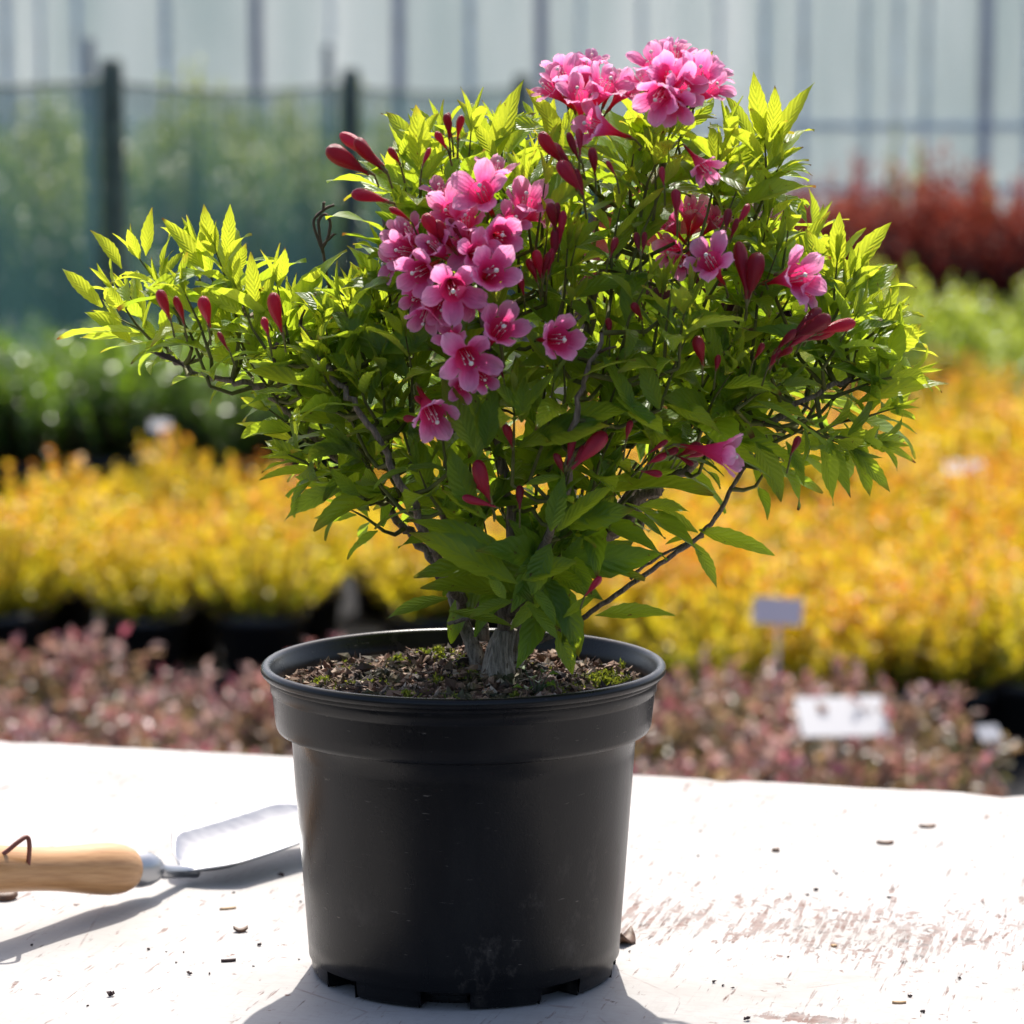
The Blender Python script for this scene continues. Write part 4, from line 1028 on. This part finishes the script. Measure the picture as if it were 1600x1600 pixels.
while placed < 185 and tries < 20000:
    tries += 1
    x, y = random.uniform(190, 1390), random.uniform(220, 940)
    if not inside(x, y): continue
    ed = min(1, edge_dist(x, y)/170)
    D = .03+.085*math.sqrt(ed)
    dy = random.choice((-1, 1, -1))*D*random.uniform(.25, 1.0)
    if x < 480: dy *= .7
    p = P(x, y, dy)
    key = (int(x//62), int(y//62), int((dy+.2)//.08))
    if cells.get(key, 0) >= 2: continue
    cells[key] = cells.get(key, 0)+1
    out = (p-org); out.z *= .8; out.normalize()
    low = max(0, min(1, (y-600)/300))
    d = (out*.80+Vector((0, -.15 if dy < 0 else .15, 1.0-.5*low))+rv()*.32).normalized()
    ln = random.uniform(.038, .072); b = p-d*ln*.6; t = p+d*ln*.4
    young = max(.12, min(1, .78-.75*low+random.uniform(-.15, .15) - (.10 if dy < -.05 and 450 < y else 0)))
    shoot(b, t, random.uniform(.034, .050)*(1+.1*low), random.choice((3, 4, 4)), young, droop=(.15+.3*low)*(0 if x < 640 else 1))
    q, bd = nearest_limb(b)
    mid = (b+q)/2+Vector((0, 0, -.15*bd))
    TW.tube([z-inv for z in (q, mid, b)], [.0018, .0014, .0012], 5, cap=False)
    placed += 1
print('shoots', placed, 'leaves', nleaf, 'verts', len(LEAF.v))
for s in OUT:
    b = P(s[0], s[1], s[4]); q, bd = nearest_limb(b)
    TW.tube([z-inv for z in (q, (b+q)/2+Vector((0, 0, -.1*bd)), b)], [.0019, .0015, .0012], 5, cap=False)
fo = LEAF.build('foliage', M_leaf, SH)
tw = TW.build('twigs', M_stem, SH); tw['kind'] = 'stuff'
# dead twig stubs along the limbs
m = MB()
for pts, rad in limbs:
    for q, r in zip(pts[5:], rad[5:]):
        if random.random() < (.12 if rad[0] > .003 else .03):
            d = (rv()+Vector((0, 0, .3))).normalized(); L = random.uniform(.005, .018)
            m.tube([z-inv for z in (q, q+d*L*.6+rv()*.001, q+d*L)], [.0011, .0009, .0007], 5)
o = m.build('dead_twigs', M_dry, SH); o['kind'] = 'stuff'
# dry seed stalk sticking up on the left
m = MB()
for line in ([(512, 440), (506, 400), (500, 370), (498, 345), (508, 335), (516, 348), (512, 372), (504, 388)], [(505, 395), (496, 370), (490, 345), (506, 328), (522, 320)], [(502, 385), (515, 372), (522, 366)], [(505, 330), (506, 316)], [(512, 440), (520, 470), (528, 520)]):
    pts = bez([P(a, b, -.01) for a, b in line], 4); m.tube([z-inv for z in pts], [.0010]*len(pts), 6, jit=.2)
for a, b in ((506, 317), (522, 366), (516, 346), (498, 344)): chip(m, P(a, b, -.01)-inv, .002)
m.build('dry_stalk', M_dry, SH)
m = MB()
for line in ([(418, 520), (424, 545), (430, 572), (436, 600)], [(426, 552), (434, 535)]):
    pts = bez([P(a, b, -.06) for a, b in line], 4); m.tube([z-inv for z in pts], [.0011]*len(pts), 6, jit=.2)
m.build('dry_stalk', M_dry, SH)
# withered brown leaf
m = MB(); leaf(P(290, 575, -.06), P(236, 546, -.06)-P(290, 575, -.06), Vector((0, -.6, .6)), .026, .007, 0, fold=1.0, mb=m); m.build('withered_leaf', M_dry, SH)
# seedling weeds on the compost
sd_root = empty('seedling', (0, 0, 0)); q = P(838, 1062, -.06)
q.z = SOIL_Z+soil_h(q.x-PC.x, q.y-PC.y); sd_root.location = q
tag(sd_root, 'tiny round leaved green seedling on the compost right of the trunk', 'seedling')
m = MB()
for i in range(9):
    a = i*2.4; h = .008+.011*random.random(); e = Vector((math.cos(a)*.011*random.uniform(.5, 1), math.sin(a)*.011, h))
    m.tube([Vector((0, 0, 0)), e*.6+Vector((0, 0, .002)), e], [.0004]*3, 4, rnd=.2)
    small_leaf(m, e, Vector((math.cos(a), math.sin(a), .2)).normalized(), Vector((0, 0, 1)), .007, .0075, .8, .4)
m.build('leaves', M_grn, sd_root)

# ------------------------------------------------------------------ trowel
M_wood, nt, _, l = newmat('varnished ash wood')
co = objcoord(nt, (1.2, 18, 18))
f = noisef(nt, 22, 4, co, .55)
c = ramp(nt, f, [(.3, (.40, .20, .075)), (.5, (.50, .27, .115)), (.75, (.58, .33, .15))])
p = principled(nt, c, .38, bump(nt, f, .1, .0005)); output(nt, p.outputs[0])
M_steel, nt, _, l = newmat('brushed steel')
f = noisef(nt, 60, 4, objcoord(nt, (.3, 3, 3)))
p = principled(nt, (.36, .37, .39), maprange(nt, f, .3, .7, .28, .42), bump(nt, f, .05, .0005), metallic=1); output(nt, p.outputs[0])
M_leather = simple('red brown leather cord', (.16, .045, .03), .6, nscale=60)
A = Vector((-.2725, 2.168, TABLE_Z+.0245))          # handle end at the collar
B = Vector((-.349, 2.066, TABLE_Z+.050))         # further back along the handle
ax = (A-B).normalized()
hor = Vector((ax.x, ax.y, 0)).normalized(); sid = Vector((hor.y, -hor.x, 0)); upv = sid.cross(ax).normalized()
if upv.z < 0: upv = -upv
TRW = empty('garden_trowel', (A.x, A.y, TABLE_Z)); tag(TRW, 'hand trowel with pale wooden handle and steel blade lying left of the pot', 'trowel')
Mx = Matrix((ax, sid, upv)).transposed()
def handle_part(name, prof, mat, sides=28):
    m = MB(); vs = []; fs = []
    for x, r in prof:
        for j in range(sides):
            a = 2*math.pi*j/sides; vs.append((x, r*math.cos(a), r*math.sin(a)))
    for i in range(len(prof)-1):
        for j in range(sides):
            a = i*sides+j; b = i*sides+(j+1) % sides; fs.append((a, b, b+sides, a+sides))
    m.add(vs, fs); o = m.build(name, mat, TRW); o.matrix_local = Matrix.Translation(A-TRW.location)@Mx.to_4x4(); return o
handle_part('handle', [(.0, .001), (.0, .0125), (-.003, .0150), (-.010, .0172), (-.022, .0185), (-.036, .0180), (-.055, .0165), (-.075, .0152), (-.095, .0150), (-.115, .0155), (-.135, .0165), (-.155, .0168), (-.168, .0150), (-.175, .010), (-.177, .001)], M_wood)
handle_part('ferrule', [(-.004, .0125), (.008, .0135), (.017, .0125), (.024, .0100), (.029, .0068), (.031, .001)], M_steel)
# neck and blade: scoop section swept along the ground
nk = MB(); tipn = A+ax*.027
Bl0 = on(286, 1382); Bl0.z = TABLE_Z+.010
bd = Vector((.62, .78, 0)).normalized(); bs = Vector((bd.y, -bd.x, 0))
pts = bez([tipn, tipn+ax*.008+Vector((0, 0, -.002)), Bl0-bd*.002, Bl0+bd*.014+Vector((0, 0, -.004))], 5)
nk.tube([q-TRW.location for q in pts], list(np.linspace(.0062, .0040, len(pts))), 12); nk.build('neck', M_steel, TRW)
m = MB(); rows_ = 22; cols = 13; vs = []; th_ = .0013
BL = .165
for side_ in (0, 1):
    for i in range(rows_):
        t = i/(rows_-1)
        hw = .037*min(1, (t/.16)**.6 if t > 0 else 0)*(1-.10*t)*(1 if t < .72 else math.sqrt(max(0, 1-((t-.72)/.29)**2)))
        hw = max(hw, .003)
        zc_ = .0022+.006*max(0, 1-t/.15)**1.5 + .010*t*t
        for j in range(cols):
            u = -1+2*j/(cols-1)
            q = Bl0+bd*(BL*t)+bs*(u*hw); q.z = TABLE_Z+zc_+(.016*(abs(u)**2.0)+.0085*(1-u))*min(1, hw/.040)+side_*th_
            vs.append(q-TRW.location)
fs = []; nn_ = rows_*cols
for i in range(rows_-1):
    for j in range(cols-1):
        a = i*cols+j; fs.append((a, a+1, a+cols+1, a+cols)); fs.append((a+nn_, a+cols+nn_, a+cols+1+nn_, a+1+nn_))
    for j in (0, cols-1):
        a = i*cols+j; fs.append((a, a+cols, a+cols+nn_, a+nn_) if j == 0 else (a+cols, a, a+nn_, a+cols+nn_))
for j in range(cols-1):
    for i in (0, rows_-1):
        a = i*cols+j; fs.append((a, a+nn_, a+1+nn_, a+1) if i == 0 else (a+1, a+1+nn_, a+nn_, a))
m.add(vs, fs); m.build('blade', M_steel, TRW)
m = MB(); q = [at(44, 1352, 2.07), at(46, 1322, 2.065), at(42, 1308, 2.065), at(28, 1316, 2.06), at(5, 1334, 2.055), at(-30, 1352, 2.05), at(-60, 1350, 2.05)]
m.tube([z-TRW.location for z in bez(q, 5)], [.0016]*31, 8); m.build('hanging_cord', M_leather, TRW)

# ------------------------------------------------------------------ litter on the table
M_scale = simple('brown bud scale', (.11, .055, .03), .6, nscale=200, namt=.4)
M_crumb = simple('dark soil crumb', (.035, .018, .018), .9)
M_straw = simple('straw coloured bit', (.42, .27, .14), .7)
def litter(px, py, name, mat, L, W, H, rot, label, cat, group=None, curl=.0):
    W *= 1.3; H *= 1.3; p = on(px, py); m = MB(); n = 7; vs = []; fs = []
    for s in (0, 1):
        for i in range(n):
            t = i/(n-1); hw = W/2*math.sin(math.pi*(.08+.84*t)); x = (t-.5)*L; z = curl*(2*t-1)**2
            for u in (-1, 0, 1): vs.append((x, u*hw*random.uniform(.8, 1.15), z+(H if s else 0)*(1-.6*abs(u))+.0002))
    k = n*3
    for i in range(n-1):
        for j in range(2):
            a = i*3+j; fs.append((a, a+3, a+4, a+1)); fs.append((a+k, a+1+k, a+4+k, a+3+k))
        a = i*3; fs.append((a, a+k, a+3+k, a+3)); a += 2; fs.append((a, a+3, a+3+k, a+k))
    fs += [(0, 1, 1+k, k), (1, 2, 2+k, 1+k)]; e = (n-1)*3; fs += [(e, e+k, e+1+k, e+1), (e+1, e+1+k, e+2+k, e+2)]
    m.add(vs, fs); o = m.build(name, mat); o.location = p; o.rotation_euler = (0, 0, rot); tag(o, label, cat, group); return o
litter(1449, 1292, 'bud_scale', M_scale, .013, .008, .0016, .1, 'flat brown bud scale near the back edge of the table, farther of two', 'plant debris')
litter(1383, 1318, 'bud_scale', M_scale, .013, .007, .0018, -.05, 'flat dark brown bud scale on the table, nearer of the two', 'plant debris')
litter(1212, 1330, 'bark_chip', M_scale, .006, .006, .002, .6, 'small rust brown bark chip right of the pot', 'plant debris')
litter(376, 1456, 'bark_chip', M_scale, .010, .006, .002, .2, 'curled brown bark chip between trowel and pot', 'plant debris', curl=.002)
litter(357, 1503, 'twig_bit', M_crumb, .010, .002, .0015, .25, 'short dark twig bit lying left of the pot', 'plant debris')
litter(356, 1421, 'straw_bit', M_straw, .012, .002, .0012, .35, 'straw coloured fragment below the trowel blade', 'plant debris')
litter(8, 1405, 'dry_leaf', M_scale, .018, .012, .004, .3, 'dark brown dry leaf scrap under the trowel handle', 'plant debris', curl=.002)
litter(1303, 1479, 'straw_bit', M_straw, .004, .004, .0012, 0, 'tiny yellow fragment in the middle of the worn patch', 'plant debris')
litter(1405, 1568, 'straw_bit', M_straw, .009, .0025, .0012, .05, 'pale straw fragment near the bottom right of the table', 'plant debris')
def crumb(px, py, s):
    m = MB()
    s *= 1.25
    for i in range(3): chip(m, Vector((random.uniform(-s, s)*.4, random.uniform(-s, s)*.4, s*.45)), s*.6, fl=.8)
    o = m.build('soil_crumb', M_crumb, None, False); o.location = on(px, py)
    tag(o, 'tiny dark soil crumb scattered on the white table top', 'soil crumb', 'soil crumbs on the table')
for px, py, s in ((176, 1557, .0034), (296, 1523, .0022), (405, 1478, .0022), (439, 1370, .003), (232, 1485, .0016), (275, 1505, .0012), (288, 1489, .0012), (328, 1523, .0014), (137, 1573, .0012), (1307, 1366, .0018), (1274, 1392, .0022), (1262, 1400, .0016), (1389, 1404, .0018), (984, 1488, .0014), (1115, 1536, .0020), (1130, 1541, .0014), (1145, 1545, .0014), (1500, 1531, .0020), (1442, 1583, .0018), (1422, 1558, .0018), (1091, 1339, .0018), (260, 1488, .001), (470, 1410, .0014), (1232, 1496, .0012), (50, 1478, .0016), (365, 1396, .0014), (1166, 1595, .003), (396, 1511, .001), (467, 1500, .001)):
    crumb(px, py, s)
o = litter(981, 1330, 'withered_leaf', M_scale, .02, .010, .003, 1.3, 'withered brown leaf curled against the right side of the pot', 'plant debris', curl=.006)
o.location = at(979, 1345, 2.06); o.location.z = TABLE_Z+.0; o.rotation_euler = (0, 0, 1.2)
